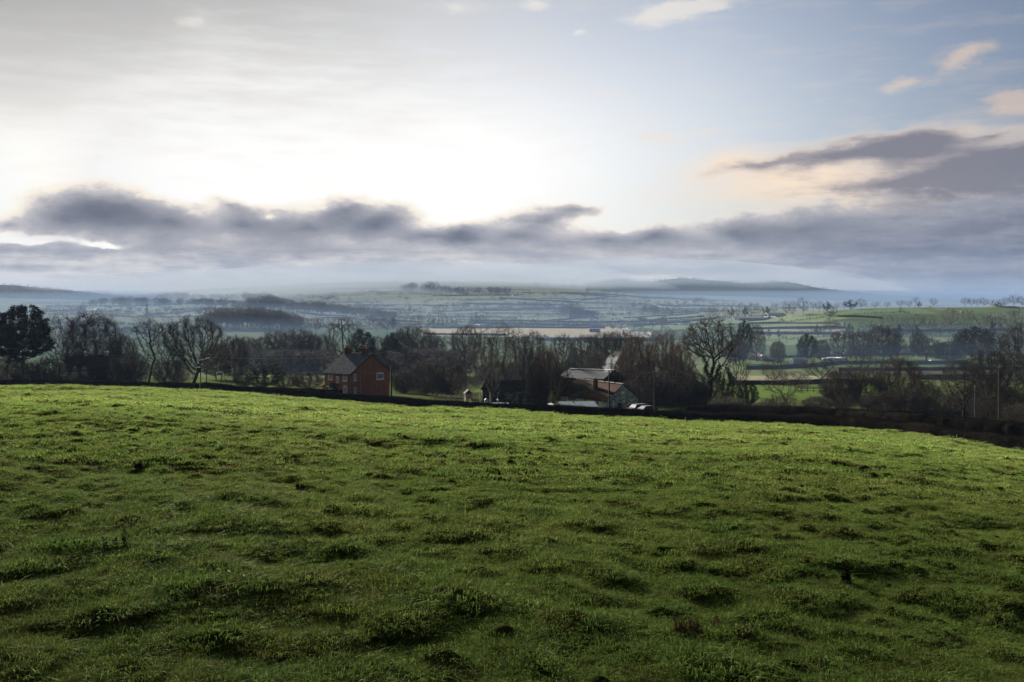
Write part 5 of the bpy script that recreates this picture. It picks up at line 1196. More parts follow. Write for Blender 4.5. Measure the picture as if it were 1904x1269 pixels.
for x in (.2, 3.0, 5.2):
    d = MB(); d.prism([(x-.75,-.12,hw5-1.5),(x+.75,-.12,hw5-1.5),(x+.75,-.12,hw5+.15),(x,-.12,hw5+1.25),(x-.75,-.12,hw5+.15)], (0,2.2,0)); dm = d.build('dormer', m_stone, dh)
    r_ = MB(); r_.prism([(x-.9,-.2,hw5+.02),(x,-.2,hw5+1.33),(x,-.2,hw5+1.43),(x-.9,-.2,hw5+.12)], (0,2.4,0)); r_.prism([(x+.9,-.2,hw5+.02),(x,-.2,hw5+1.33),(x,-.2,hw5+1.43),(x+.9,-.2,hw5+.12)], (0,2.4,0)); r_.build('dormer_roof', m_darkroof, dm)
    w_ = MB(); w_.box(x-.4,x-.33,-.17,-.124,hw5-1.2,hw5-.05); w_.box(x+.33,x+.4,-.17,-.124,hw5-1.2,hw5-.05); w_.box(x-.03,x+.03,-.17,-.124,hw5-1.2,hw5-.05); w_.box(x-.45,x+.45,-.2,-.124,hw5-1.3,hw5-1.2); w_.box(x-.4,x+.4,-.168,-.124,hw5-.05,hw5+.03); w_.build('window_frame', m_white, dm)
# ---- smoke drifting up from the farm chimney
m_smoke, nt, out = mat('smoke'); g = N(nt); v = g.n('ShaderNodeVolumePrincipled'); tc = g.n('ShaderNodeTexCoord').outputs['Object']
v.inputs['Color'].default_value = (.92, .95, 1, 1); f = g.smooth(g.noise(tc, .9, 5, .65), .40, .66); sx = g.n('ShaderNodeSeparateXYZ'); g.l(tc, sx.inputs[0])
fade = g.smooth(sx.outputs[2], 5.4, .3)
g.l(g.math('MULTIPLY', g.math('MULTIPLY', f, fade), .26), v.inputs['Density']); g.l(v.outputs[0], out.inputs['Volume'])
pc = Vector((*XY(1124, 208), Zrow(692.5, 208)))
mb = MB(); mb.tube([(0,0,0),(.4,0,.7),(1.2,.2,2.0),(2.3,.4,3.6),(3.6,.6,5.4),(4.2,.7,6.2)], [.25,.95,1.15,1.0,.8,.2], 14)
so_ = mb.build('smoke', m_smoke, smooth=True); so_.location = pc; tag(so_, 'white wood smoke drifting up behind the grey barn roof', 'smoke', kind='stuff')
# ---- distant houses and sheds
def far_house(px, row, wpx, hpx, label, roof=None, wall=None, ym=600, yaw=.2, depth=None, group=None, Yd=None, name='far_house', cat_='house', chim=0, roofpart=.45):
    Yd = Yd or Yat(px, row, ym); p = P(px, Yd); L = wpx/F*Yd; h = hpx/F*Yd; Wd = depth or max(L*.6, 5)
    e = tag(empty(name, (p.x, p.y, p.z-.2), yaw), label, cat_, group)
    hw_ = h*(1-roofpart)
    mb = MB(); mb.prism([(-L/2,-Wd/2,-.8),(-L/2,Wd/2,-.8),(-L/2,Wd/2,hw_),(-L/2,0,h),(-L/2,-Wd/2,hw_)], (L,0,0)); wl_ = mb.build('wall', wall or m_farwall, e)
    r_ = MB(); sl_ = (h-hw_)/(Wd/2)
    for s in (-1, 1): r_.prism([(-L/2-.3,s*(Wd/2+.4),hw_-.4*sl_+.05),(-L/2-.3,0,h+.05),(-L/2-.3,0,h+.25),(-L/2-.3,s*(Wd/2+.4),hw_-.4*sl_+.25)], (L+.6,0,0))
    r0 = r_.build('roof', roof or m_farslate, e)
    n_ = max(int(L/3.2), 1); w_ = MB()
    for i in range(n_): x = -L/2+(i+.5)*L/n_; w_.box(x-.55, x+.55, -Wd/2-.06, -Wd/2-.01, hw_*.35, hw_*.8)
    w_.build('window_band', m_glass, wl_)
    if chim:
        c = MB(); c.box(L*.3-.4, L*.3+.4, -.4, .4, h-.4, h+1.3); c.build('chimney', m_brick, r0)
    return e
far_house(553, 615, 11, 9, 'white house among bare trees in the valley left of centre', ym=700, chim=1, wall=m_white)
far_house(668, 607, 9, 8, 'pale gabled house behind the tall fan branched tree', ym=700, yaw=1.3)
far_house(592, 612, 8, 6, 'small grey roofed house half hidden right of the white valley house', ym=700, yaw=-.4)
far_house(832, 607, 5, 4, 'tiny white gable in front of the valley conifers', ym=800, yaw=1.4, wall=m_white)
far_house(895, 607, 22, 4, 'long low pale shed left of the birches behind the sandy field', ym=800, yaw=.05, roof=m_farroof, name='far_shed', cat_='shed')
far_house(772, 537, 5, 4.5, 'white house at the left in the hill top wood', ym=2000, wall=m_white, yaw=1.2)
far_house(792, 541, 9, 3.2, 'low white house in the middle of the hill top wood', ym=2000, wall=m_white, yaw=.3)
far_house(856, 538, 7, 2.6, 'pale roofed house at the right in the hill top wood', ym=2000, roof=m_farroof)
far_house(957, 551, 9, 3.2, 'pale barn on the hazy slope right of the hill top wood', ym=1500, roof=m_farroof, name='far_barn', cat_='barn')
far_house(1082, 592, 46, 13, 'long dark roofed farm building above the sandy field', ym=1000, yaw=.05, roof=m_farslate, wall=surf('dark_boards', (.004,.004,.005), (.008,.008,.009), 1, 1, 0), name='far_barn', cat_='barn', roofpart=.6)
far_house(1096, 593, 7, 5, 'pink walled house right in front of the long dark farm roof', ym=1000, yaw=1.3, wall=surf('pink_wall', (.5,.36,.33), (.6,.45,.42), 1))
far_house(1140, 588, 9, 4, 'first white cottage of the row right of the long farm roof', ym=1000, yaw=.4, wall=m_white, group='white valley cottages')
far_house(1156, 587, 7, 4, 'second white cottage of the row right of the long farm roof', ym=1000, yaw=-.5, wall=m_white, group='white valley cottages')
far_house(1169, 586, 9, 5, 'white gabled cottage furthest right of the row by the long farm roof', ym=1000, yaw=1.0, wall=m_white, group='white valley cottages')
far_house(1441, 579, 34, 8, 'hill farm barn with a broad white roof on the ridge', ym=900, yaw=.12, roof=m_farroof, wall=m_timber, name='far_barn', cat_='barn', Yd=1120, roofpart=.55)
far_house(1392, 582, 44, 5, 'long grey farm shed left of the white roofed hill barn', ym=900, yaw=.08, roof=m_sheet, wall=m_timber, name='far_shed', cat_='shed', Yd=1120)
far_house(1432, 583, 20, 3, 'low pale roofed shed under the white roofed hill barn', ym=900, yaw=.05, roof=m_farroof, wall=m_timber, name='far_shed', cat_='shed', Yd=1095)
far_house(1403, 647, 12, 10, 'bungalow with a steep white gable left of the glasshouse', Yd=520, yaw=1.0, roof=m_farroof, wall=m_brick)
far_house(1418, 645, 9, 8, 'red walled house with a pale roof behind the white gabled bungalow', Yd=545, yaw=.2, roof=m_farroof, wall=m_brick)
far_house(1428, 657, 10, 8, 'small outbuilding with a white sloping roof left of the glasshouse', Yd=505, yaw=.9, roof=m_farroof, wall=m_timber, name='far_shed', cat_='shed')
VIL = [(43,569,10,3.2),(84,583,4,4),(111,573,5,4),(134,577,4,3),(172,577,15,2.6),(185,577,8,2.6),(206,573,4,3.5),(219,578,11,3),(242,574,7,4.5),(250,571,5,4),(258,576,6,3),(309,577,10,3.2),(342,578,4,4.5),(348,579,6,3.5),(360,581,8,3.2),(315,573,6,3)]
for i, (px, row, w_, h_) in enumerate(sorted(VIL)):
    far_house(px, row, w_, h_, f'{ORD[i]} from left of the small pale houses in the village at the left', ym=1000, yaw=[.1,1.2,-.3,.8][i % 4], roof=[m_farroof, m_farslate, m_farroof][i % 3], wall=m_white, group='village houses')
# ---- open hay shed on the sandy field
e = tag(empty('hay_shed', P(1106, 960), .05), 'open fronted hay shed standing on the sandy field', 'shed'); L = 10.0
for x in np.linspace(-L/2, L/2, 5):
    b_ = MB(); b_.box(x-.2, x+.2, -2.5, -2.1, -.5, 3.4); b_.build('post', m_polegrey, e)
b_ = MB(); b_.box(-L/2-.4, L/2+.4, -3, 3, 3.4, 3.7); b_.build('roof', m_farslate, e); b_ = MB(); b_.box(-L/2, L/2, 2.2, 2.5, -.5, 3.4); b_.build('back_wall', m_timber, e)
# ------------------------------------------------------------------ poles, wires, cars, garden things, weeds
def utility_pole(px, Yd, top, label, m=None, arms=0, r=.13, trans=False, group='wooden utility poles', armw=1.1, insul=0):
    p = P(px, Yd); h = Zrow(top, Yd)-p.z
    e = tag(empty('utility_pole', p, 0), label, 'utility pole', group)
    mb = MB(); mb.tube([(0,0,-.6),(0,0,h*.5),(0,0,h)], [r, r*.88, r*.75], 8); mb.build('post', m or m_pole, e)
    if arms:
        a = MB(); a.box(-armw, armw, -r-.1, -r-.002, h-.35, h-.22); ar = a.build('cross_arm', m or m_pole, e)
        for x in np.linspace(-armw*.92, armw*.92, 3):
            i = MB(); i.tube([(x,-r-.05,h-.22),(x,-r-.05,h-.12),(x,-r-.05,h-.02)], [.03,.07,.05], 6); i.build('insulator', m_white, ar)
    else:
        i = MB(); i.tube([(0,0,h),(0,0,h+.06),(0,0,h+.12)], [.05,.08,.04], 6); i.build('insulator', m_white if insul else m_black, e)
    return e
utility_pole(1217, 150, 692, 'tall mossy wooden pole beside the parked cars', r=.15)
utility_pole(1132.6, 153, 690, 'dark pole in front of the stone cottage gable', m=m_poledark, r=.13)
utility_pole(727.5, 178, 681, 'thick dark pole at the right corner of the brick house', m=m_poledark, r=.17)
utility_pole(671, 172, 688, 'thin brown pole in front of the brick house gable', r=.09)
utility_pole(744, 240, 687, 'slim pale pole right of the thick dark pole', m=m_polegrey, r=.11)
utility_pole(736.5, 330, 655, 'pale cross armed pole nearest to the brick house', m=m_polegrey, arms=1, r=.16, group='cross armed poles')
utility_pole(773.5, 345, 661, 'second pale cross armed pole right of the brick house', m=m_polegrey, arms=1, r=.16, group='cross armed poles')
utility_pole(832, 350, 667, 'cross armed pole half hidden behind bushes left of the birches', m=m_polegrey, arms=1, r=.16, group='cross armed poles')
utility_pole(457, 210, 681, 'dark pole left of the round evergreen bush', m=m_poledark, r=.10)
utility_pole(471.5, 205, 690, 'shorter dark pole touching the round evergreen bush', m=m_poledark, r=.10)
utility_pole(1813, 110, 719, 'light slim pole behind the lane hedge at the right', m=m_polegrey, r=.08)
utility_pole(1857.5, 140, 684, 'mossy pole furthest right among the dark trees', r=.14)
utility_pole(1603.5, 470, 637, 'cross armed pole in front of the dark trees right of the caravans', m=m_polegrey, arms=1, r=.2, armw=1.6, group='cross armed poles')
m_porcelain = surf('porcelain', (.20,.20,.20), (.28,.28,.28), 3, .5, .3)
# twin pole carrying a transformer
pa, pb = P(373, 200), P(384, 206)
e = tag(empty('transformer_pole', pa, 0), 'pair of dark poles carrying a cross arm and a transformer box', 'utility pole')
hb = Zrow(667, 203)-pa.z; d = pb-pa
mb = MB(); mb.tube([(0,0,-.6),(0,0,hb)], [.12,.09], 8); mb.build('post', m_poledark, e)
mb = MB(); mb.tube([(d.x,d.y,d.z-.6),(d.x,d.y,hb)], [.12,.09], 8); mb.build('post', m_poledark, e)
ax = d.normalized(); ang = math.atan2(d.y, d.x)
mb = MB(); mb.tube([(-.3,-.25,hb-.3),(d.x*.5,d.y*.5-.25,hb-.2),(d.x+.8,d.y-.1,hb-.05)], .06, 6); ar = mb.build('cross_arm', m_poledark, e)
for t in (-.1, .45, .9, 1.25, 1.5):
    mb = MB(); mb.tube([(d.x*t*.8,-.25,hb-.15),(d.x*t*.8,-.25,hb+.05),(d.x*t*.8,-.25,hb+.18)], [.03,.055,.03], 6); mb.build('insulator', m_porcelain, ar)
zc = Zrow(686.5, 203)-pa.z
mb = MB(); mb.box(d.x*.5-.38,d.x*.5+.38,-.35,.35,zc-.5,zc+.5); mb.box(d.x*.5-.42,d.x*.5+.42,-.39,.39,zc+.5,zc+.56)
for q in (-.3,-.1,.1,.3): mb.box(d.x*.5+q-.02,d.x*.5+q+.02,-.44,-.352,zc-.4,zc+.4)
mb.build('transformer', surf('transformer_grey', (.012,.013,.017), (.022,.024,.03), 3, 1, .03), e)
def wire(a, b, sag, label, r=.018):
    mb = MB(); A = Vector(a); B = Vector(b)
    mb.tube([A.lerp(B, t)-Vector((0,0,sag*4*t*(1-t))) for t in np.linspace(0, 1, 15)], r, 4)
    return tag(mb.build('overhead_wire', m_wire), label, 'wire', 'overhead wires')
m_wire = surf('wire', (.10,.10,.10), (.14,.14,.14), 2, .6, .3)
at3 = lambda px, row, Yd: ((px-CX)/F*Yd, Yd, Zrow(row, Yd))
wire(at3(376, 664.5, 203), at3(-60, 640, 240), .8, 'overhead wire running left from the transformer poles')
wire(at3(386, 664.5, 204), at3(736, 652, 330), 1.2, 'overhead wire running right from the transformer poles')
wire(at3(457, 680.5, 210), at3(601, 690, 194), .7, 'overhead wire from the dark pole to the brick house')
wire(at3(457, 682, 210), at3(384, 690, 206), .3, 'short overhead wire between the dark pole and the transformer poles')
wire(at3(671, 687.5, 172), at3(727.5, 680.5, 178), .3, 'overhead wire across the brick house gable')
wire(at3(736.5, 654, 330), at3(773.5, 660, 345), .5, 'overhead wire between the first two cross armed poles')
wire(at3(773.5, 660, 345), at3(832, 666, 350), .7, 'overhead wire left of the half hidden cross armed pole')
wire(at3(1132.6, 689.5, 153), at3(1217, 691.5, 150), .4, 'overhead wire from the cottage pole to the mossy pole')
# ---- cars
def carpaint(name, c):
    m, nt, out = mat(name); g = N(nt); b = g.n('ShaderNodeBsdfPrincipled'); tc = g.n('ShaderNodeTexCoord').outputs['Object']
    g.l(g.mix(g.noise(tc, 3, 4), c, tuple(x*.8 for x in c)), b.inputs['Base Color']); b.inputs['Roughness'].default_value = .6; b.inputs['Specular IOR Level'].default_value = .07; b.inputs['Coat Weight'].default_value = .03; b.inputs['Coat Roughness'].default_value = .1
    g.l(b.outputs[0], out.inputs[0]); return m
m_carglass = surf('car_glass', (.02,.026,.036), (.035,.045,.06), 2, .45, .10)
m_tyre = surf('tyre', (.012,.012,.012), (.02,.02,.02), 5, .9, .1)
m_lamp = surf('lamp_glass', (.6,.62,.65), (.8,.82,.84), 3, .15, .6)
def car(name, px, Yd, yaw, L, Wd, h, prof, cab, paint, label):
    """prof: side outline of the body (x fraction, z); cab: outline of the glasshouse, narrowed towards the roof"""
    p = P(px, Yd); e = tag(empty(name, (p.x, p.y, p.z), yaw), label, 'car')
    def loft(outline, w0, w1, zlo, zhi):
        n = len(outline); secs = [(-1, .94), (-.9, 1.0), (.9, 1.0), (1, .94)]; V = []
        for sgn, k in secs:
            for x, z in outline:
                f = (z-zlo)/(zhi-zlo); w = (w0*(1-f)+w1*f)/2
                cx = (outline[0][0]+outline[n//2][0])/2
                V.append((x*L if abs(sgn) < 1 else x*L*1.0, sgn*w, z if abs(sgn) < 1 else z-.03*(f > .5)))
        Fs = [tuple(range(n))[::-1], tuple(3*n+i for i in range(n))]
        for s in range(3): Fs += [(s*n+i, s*n+(i+1) % n, (s+1)*n+(i+1) % n, (s+1)*n+i) for i in range(n)]
        m_ = MB(); m_.add(V, Fs); return m_
    body = loft(prof, Wd, Wd*.96, .2, .95).build('body', paint, e, smooth=False)
    zc0 = min(z for _, z in cab); zc1 = max(z for _, z in cab)
    loft(cab, Wd*.93, Wd*.74, zc0, zc1).build('cabin', paint, e)
    # glass: side panes, windscreen and rear window set just proud of the cabin
    xs = sorted(set(x for x, z in cab if z <= zc0+.02)); xt = sorted(x for x, z in cab if z > zc1-.06)
    f0, f1, t0, t1 = xs[0], xs[-1], xt[0], xt[-1]
    def pane(nm, P4, nrm): 
        m_ = MB(); m_.prism(P4, nrm); m_.build(nm, m_carglass, e)
    a, b_ = .12, .86
    for s in (-1, 1):
        w = lambda f: s*((Wd*.93*(1-f)+Wd*.74*f)/2+.004)
        q = lambda x0, x1, f: (x0+(x1-x0)*f)
        for u0, u1, nm in ((.06, .47, 'side_window'), (.51, .94, 'side_window')):
            lo = lambda u: f0+(f1-f0)*u; hi = lambda u: t0+(t1-t0)*u
            P4 = [((lo(u)+(hi(u)-lo(u))*f)*L, w(f), zc0+(zc1-zc0)*f) for u, f in ((u0, a), (u1, a), (u1, b_), (u0, b_))]
            pane(nm, P4, (0, s*.008, 0))
    ws_ = lambda x0, x1, f: (x0+(x1-x0)*f)*L
    for x0, x1, nm, dx_ in ((f0, t0, 'windscreen', -.02), (f1, t1, 'rear_window', .02)):
        P4 = [(ws_(x0, x1, f)+dx_*.4, s*(Wd*.80*(1-f)+Wd*.66*f)/2, zc0+(zc1-zc0)*f) for s, f in ((-1, .08), (1, .08), (1, .9), (-1, .9))]
        pane(nm, P4, (dx_, 0, .012))
    for x in (.19*L, .80*L):
        for s in (-1, 1):
            t = MB(); ty0 = s*(Wd/2-.2); ty1 = s*(Wd/2+.015); t.tube([(x,ty0,.31),(x,ty0+s*.02,.31),(x,ty1-s*.02,.31),(x,ty1,.31)], [.26,.31,.31,.27], 18); wl_ = t.build('wheel', m_tyre, e)
            r_ = MB(); r_.tube([(x,ty1-s*.005,.31),(x,ty1+s*.012,.31)], [.2,.17], 12); r_.build('rim', m_metal, wl_)
    for s in (-1, 1):
        hl = MB(); hl.ball((.035*L, s*Wd*.36, .66), .12, .17, .085); hl.build('headlight', m_lamp, e, smooth=True)
        mr = MB(); mr.ball((f0*L+.28, s*(Wd/2+.06), zc0+.1), .07, .1, .07); mr.build('wing_mirror', paint, e, smooth=True)
        rl = MB(); rl.ball((.965*L, s*Wd*.38, .78), .07, .12, .12); rl.build('tail_light', surf('tail_lamp', (.3,.01,.01), (.4,.02,.02), 3, .3, .5), e, smooth=True)
    gr = MB(); gr.box(-.012*L, .012*L, -Wd*.25, Wd*.25, .42, .58); gr.build('grille', m_black, e)
    bp = MB(); bp.box(-.018*L, .05*L, -Wd*.46, Wd*.46, .24, .40); bp.build('bumper', m_black, e)
    return e
hatch = [(0,.28),(.0,.55),(.03,.72),(.12,.84),(.28,.96),(.62,.99),(.93,.97),(.99,.84),(1,.5),(.98,.28),(.6,.22),(.2,.22)]
hcab = [(.25,.93),(.42,1.40),(.50,1.46),(.72,1.45),(.86,1.36),(.97,.94)]
scab = [(.24,.98),(.36,1.52),(.44,1.60),(.80,1.60),(.92,1.52),(.985,.98)]
suv = [(0,.34),(.0,.65),(.03,.86),(.10,.95),(.26,1.03),(.62,1.04),(.95,1.03),(.995,.9),(1,.5),(.98,.34),(.6,.26),(.2,.26)]
YAW = R(38)
car('parked_car', 1164.5, 164.0, R(28), 4.5, 1.82, 1.62, suv, scab, carpaint('navy_paint', (.010,.014,.030)), 'dark blue estate car parked behind, against the stone cottage')
car('parked_car', 1179.5, 158.5, R(26), 4.1, 1.72, 1.46, hatch, hcab, carpaint('grey_blue_paint', (.035,.038,.052)), 'dark hatchback with a bright bonnet parked in front beside the pole')
# ---- person in a red coat behind the cars
def person(px, Yd, rzv):
    p = P(px, Yd)
    J = [(0,0,.95),(0,0,1.12),(0,.01,1.35),(0,.0,1.47),(0,-.01,1.56),(0,-.02,1.66),
         (.17,0,1.40),(.24,-.02,1.14),(.22,-.16,.93),(-.17,0,1.40),(-.25,.0,1.13),(-.24,-.10,.90),
         (.09,0,.88),(.10,-.02,.50),(.10,.02,.08),(.11,-.14,.03),(-.09,0,.88),(-.10,.02,.50),(-.11,.05,.08),(-.12,-.10,.03)]
    E = [(0,1),(1,2),(2,3),(3,4),(4,5),(2,6),(6,7),(7,8),(2,9),(9,10),(10,11),(0,12),(12,13),(13,14),(14,15),(0,16),(16,17),(17,18),(18,19)]
    RAD = [.15,.15,.17,.07,.09,.095,.075,.055,.04,.075,.055,.04,.095,.065,.05,.04,.095,.065,.05,.04]
    me = bpy.data.meshes.new('person'); me.from_pydata(J, E, []); o = bpy.data.objects.new('person', me); COL.objects.link(o)
    md = o.modifiers.new('skin', 'SKIN'); o.modifiers.new('sub', 'SUBSURF').levels = 1; o.modifiers['sub'].render_levels = 2
    for v, r_ in zip(me.skin_vertices[0].data, RAD): v.radius = (r_, r_)
    me.skin_vertices[0].data[0].use_root = True
    me.materials.append(m_skin); o.location = p; o.rotation_euler = (0, 0, rzv)
    dg = bpy.context.evaluated_depsgraph_get(); me2 = bpy.data.meshes.new_from_object(o.evaluated_get(dg)); o.modifiers.clear(); o.data = me2
    me2.materials.clear(); me2.materials.append(m_skin)
    ctb = MB(); ctb.tube([(0,0,.74),(0,0,.95),(0,0,1.15),(0,.005,1.36),(0,0,1.46)], [.21,.185,.18,.205,.10], 14); ctb.tube([(.16,0,1.40),(.245,-.02,1.14),(.225,-.15,.95)], [.09,.07,.055], 10); ctb.tube([(-.16,0,1.40),(-.255,0,1.13),(-.245,-.09,.93)], [.09,.07,.055], 10)
    ctb.build('coat', m_red, o, smooth=True)
    tr = MB(); tr.tube([(.09,0,.86),(.10,-.02,.5),(.10,.02,.09)], [.11,.082,.07], 10); tr.tube([(-.09,0,.86),(-.10,.02,.5),(-.11,.05,.09)], [.11,.082,.07], 10); tr.build('trousers', m_black, o, smooth=True)
    hr_ = MB(); hr_.ball((0,.015,1.70), .105, .112, .085); hr_.build('hat', m_white, o, smooth=True)
    return tag(o, 'person in a red coat and pale hat standing behind the parked cars', 'person')
m_skin = surf('skin', (.42,.27,.20), (.5,.33,.25), 5, .6, .3); m_red = surf('red_cloth', (.26,.02,.018), (.34,.03,.026), 4, .9, .1)
person(1170, 168.5, R(10))
# ---- garden: playhouse with swing, trampoline edge, ball, rail fence
p0 = P(866, 186); e = tag(empty('play_tower', p0, R(14)), 'wooden play tower with a grey roof joined to a swing frame', 'play tower')
zt = Zrow(725, 186)-p0.z
for x in (0, 1.1):
    for y in (0, 1.1):
        b_ = MB(); b_.box(x-.05, x+.05, y-.05, y+.05, -.4, zt-.75); b_.build('post', m_pale_timber, e)
b_ = MB(); b_.box(-.02,1.12,-.09,-.055,zt-1.75,zt-.75); b_.build('panel', m_pale_timber, e)
b_ = MB(); b_.box(-.02,1.12,-.02,1.12,zt-1.82,zt-1.76); b_.build('floor_deck', m_pale_timber, e)
b_ = MB(); b_.prism([(-.25,-.25,zt-.75),(.55,.55-.8,zt),(1.35,-.25,zt-.75)], (0,1.6,0)); b_.build('roof', m_sheet, e)
hbm = zt-.62
b_ = MB(); b_.tube([(1.1,.5,hbm),(2.9,.5,hbm)], .06, 6); b_.build('swing_beam', m_pale_timber, e)
for s in (-1, 1):
    b_ = MB(); b_.tube([(2.8,.5,hbm),(2.8+.25*s+.15,.5+.75*s,-.4)], .05, 6); b_.build('swing_leg', m_pale_timber, e)
for x in (1.7, 2.3):
    b_ = MB(); b_.tube([(x-.2,.5,hbm),(x-.2,.5,.45)], .012, 4); b_.tube([(x+.2,.5,hbm),(x+.2,.5,.45)], .012, 4); b_.box(x-.22,x+.22,.38,.62,.40,.44); b_.build('swing', m_black, e)
m_turq = surf('turquoise_paint', (.16,.36,.34), (.22,.45,.42), 4, .5, .3)
pt = P(928, 190); e = tag(empty('trampoline', pt, .1), 'low turquoise edged trampoline on the grass by the long barn', 'trampoline')
b_ = MB(); b_.tube([(1.75*math.cos(a), 1.75*math.sin(a), .38) for a in np.linspace(0, 2*math.pi, 25)], .09, 6); b_.build('rim', m_turq, e)
b_ = MB(); b_.tube([(0,0,.36),(0,0,.40)], [1.66,1.66], 24); b_.build('mat', m_black, e)
for a in (0, 1.57, 3.14, 4.71):
    b_ = MB(); b_.tube([(1.72*math.cos(a),1.72*math.sin(a),.34),(1.72*math.cos(a),1.72*math.sin(a),-.3)], .035, 6); b_.build('leg', m_metal, e)
b_ = MB(); b_.ball((0,0,.42), .4, .4, .48, 16, 10); o = b_.build('play_ball', surf('blue_ball', (.16,.25,.32), (.22,.32,.4), 2, .5), smooth=True); o.location = P(904.5, 192, .35); tag(o, 'blue grey ball hanging at the dark barn gable', 'ball')
b_ = MB(); b_.ball((0,0,.2), .24, .24, .24, 14, 9); o = b_.build('play_ball', surf('pale_ball', (.5,.48,.45), (.6,.58,.55), 2, .5), smooth=True); o.location = P(926, 194, .75); tag(o, 'pale ball in front of the open cart bays', 'ball')
def rail_fence(a, b, label, n, rails=3, h=1.25, m=None, name='rail_fence'):
    A = P(*a); B = P(*b); e = tag(empty(name, A, 0), label, 'fence'); d = B-A
    zs = [h1(A.x+d.x*t, A.y+d.y*t)-A.z for t in np.linspace(0, 1, n)]
    for i, t in enumerate(np.linspace(0, 1, n)):
        b_ = MB(); x, y = d.x*t, d.y*t; b_.box(x-.07, x+.07, y-.07, y+.07, zs[i]-.4, zs[i]+h+.08); b_.build('fence_post', m or m_pale_timber, e)
    for k in range(rails):
        z = h*(.3+.62*k/(rails-1)); b_ = MB()
        for i in range(n-1):
            t0, t1 = i/(n-1), (i+1)/(n-1); A_ = Vector((d.x*t0+.07*0, d.y*t0-.09, zs[i]+z)); B_ = Vector((d.x*t1, d.y*t1-.09, zs[i+1]+z))
            b_.prism([A_+Vector((.01,0,-.06)), A_+Vector((.01,-.035,-.06)), A_+Vector((.01,-.035,.06)), A_+Vector((.01,0,.06))], B_-A_-Vector((.02,0,0)))
        b_.build('rail', m or m_pale_timber, e)
    return e
rail_fence((800, 205), (866, 203), 'post and rail fence left of the play tower', 8)
rail_fence((936, 194), (1046, 190), 'dark rail fence in front of the long stone barn', 11, 2, 1.0, m_timber)
rail_fence((1478, 262), (1560, 258), 'low field fence beside the fan shaped bush', 8, 2, 1.1, m_timber)
b_ = MB(); b_.box(-.06,.06,-.06,.06,-.4,1.0); b_.prism([(-.06,-.06,1.0),(.06,-.06,1.0),(.06,.06,1.0),(-.06,.06,1.0)], (0,0,.06)); fpm = b_.build('fence_post', m_polegrey)
for i, (px, ad) in enumerate([(516,-2.2),(640,-2.2),(757,-2.2),(908,-2.4),(1052,-2.2),(1160,-2.2),(1275,-2.2),(1420,-2.2),(1779,-2.6)]):
    o = fpm if i == 0 else fpm.copy()
    if i: COL.objects.link(o)
    o.location = P(px, hy(px, ad)); o.rotation_euler = (RNG.normal()*.04, RNG.normal()*.04, 0); o.scale = (.6, .6, .85 if i in (3, 8) else .6)
    tag(o, f'{ORD[i]} from left of the thin posts standing against the long pasture hedge', 'post', 'posts along the pasture hedge')
pm = MB(); pm.tube([(-.9,0,1.05),(-.35,.1,1.22),(0,.1,1.3),(.35,.1,1.22),(.9,0,1.05)], .09, 6); pm.tube([(-.8,0,1.05),(-.8,0,-.4)], .05, 6); pm.tube([(.8,0,1.05),(.8,0,-.4)], .05, 6)
o = pm.build('garden_arch', m_render); o.location = P(409, 236); o.location.z = Zrow(692, 236)-1.3; tag(o, 'pale curved garden arch in front of the field right of the transformer poles', 'arch')
st = MB(); st.ball((0,0,.25), .45, .35, .38, 12, 8); o = st.build('boulder', m_stone, smooth=True); o.location = P(1219.5, 148.5); tag(o, 'pale boulder at the foot of the mossy pole', 'boulder')
# ---- caravans and glasshouse
m_van = surf('caravan_white', (.55,.58,.62), (.66,.69,.73), .6, .45, .4)
def caravan(px, Yd, yaw, label, s=1.0):
    p = P(px, Yd); e = tag(empty('caravan', p, yaw), label, 'caravan', 'caravans in a row')
    prof = [(-2.6,.55),(-2.75,1.2),(-2.55,2.1),(-2.1,2.5),(2.2,2.5),(2.6,2.2),(2.75,1.3),(2.6,.55)]
    b_ = MB(); b_.prism([(x*s,-1.1,z*s) for x, z in prof], (0,2.2,0)); b_.build('body', m_van, e)
    for x in (-1.6, .1, 1.6):
        w_ = MB(); w_.box(x*s-.5, x*s+.5, -1.14, -1.104, 1.35*s, 1.95*s); w_.build('window', m_glass, e)
    for y in (-1.0, 1.0):
        w_ = MB(); w_.tube([(0,y-.1,.33),(0,y+.1,.33)], .33, 14); w_.build('wheel', m_tyre, e)
    b_ = MB(); b_.tube([(2.6*s,0,.5),(3.6*s,0,.45)], .06, 6); b_.build('tow_bar', m_black, e)
    return e
for i, (px, Yd, yw) in enumerate([(1539,478,.15),(1548,486,-.2),(1556,478,.3),(1565,484,.05)]): caravan(px, Yd, yw, f'{ORD[i]} from left of the pale caravans under the dark trees')
caravan(1736, 470, .1, 'pale vehicle under the broad bare tree on the right', .7)
p = P(1484, 474); e = tag(empty('glasshouse', p, .12), 'white ribbed glasshouse under the dark pointed evergreen', 'glasshouse')
Lg, Wg2, hg = 6.4, 4.0, 2.6
g_ = MB(); g_.prism([(-Lg/2,-Wg2/2,-.3),(-Lg/2,Wg2/2,-.3),(-Lg/2,Wg2/2,1.5),(-Lg/2,0,hg),(-Lg/2,-Wg2/2,1.5)], (Lg,0,0)); g_.build('glazing', glassmat('greenhouse_glass', (.10,.13,.16), .1), e)
for x in np.linspace(-Lg/2, Lg/2, 7):
    r_ = MB(); r_.tube([(x,-Wg2/2-.04,-.3),(x,-Wg2/2-.04,1.5),(x,0,hg+.05),(x,Wg2/2+.04,1.5),(x,Wg2/2+.04,-.3)], .09, 5); r_.build('rib', m_white, e)
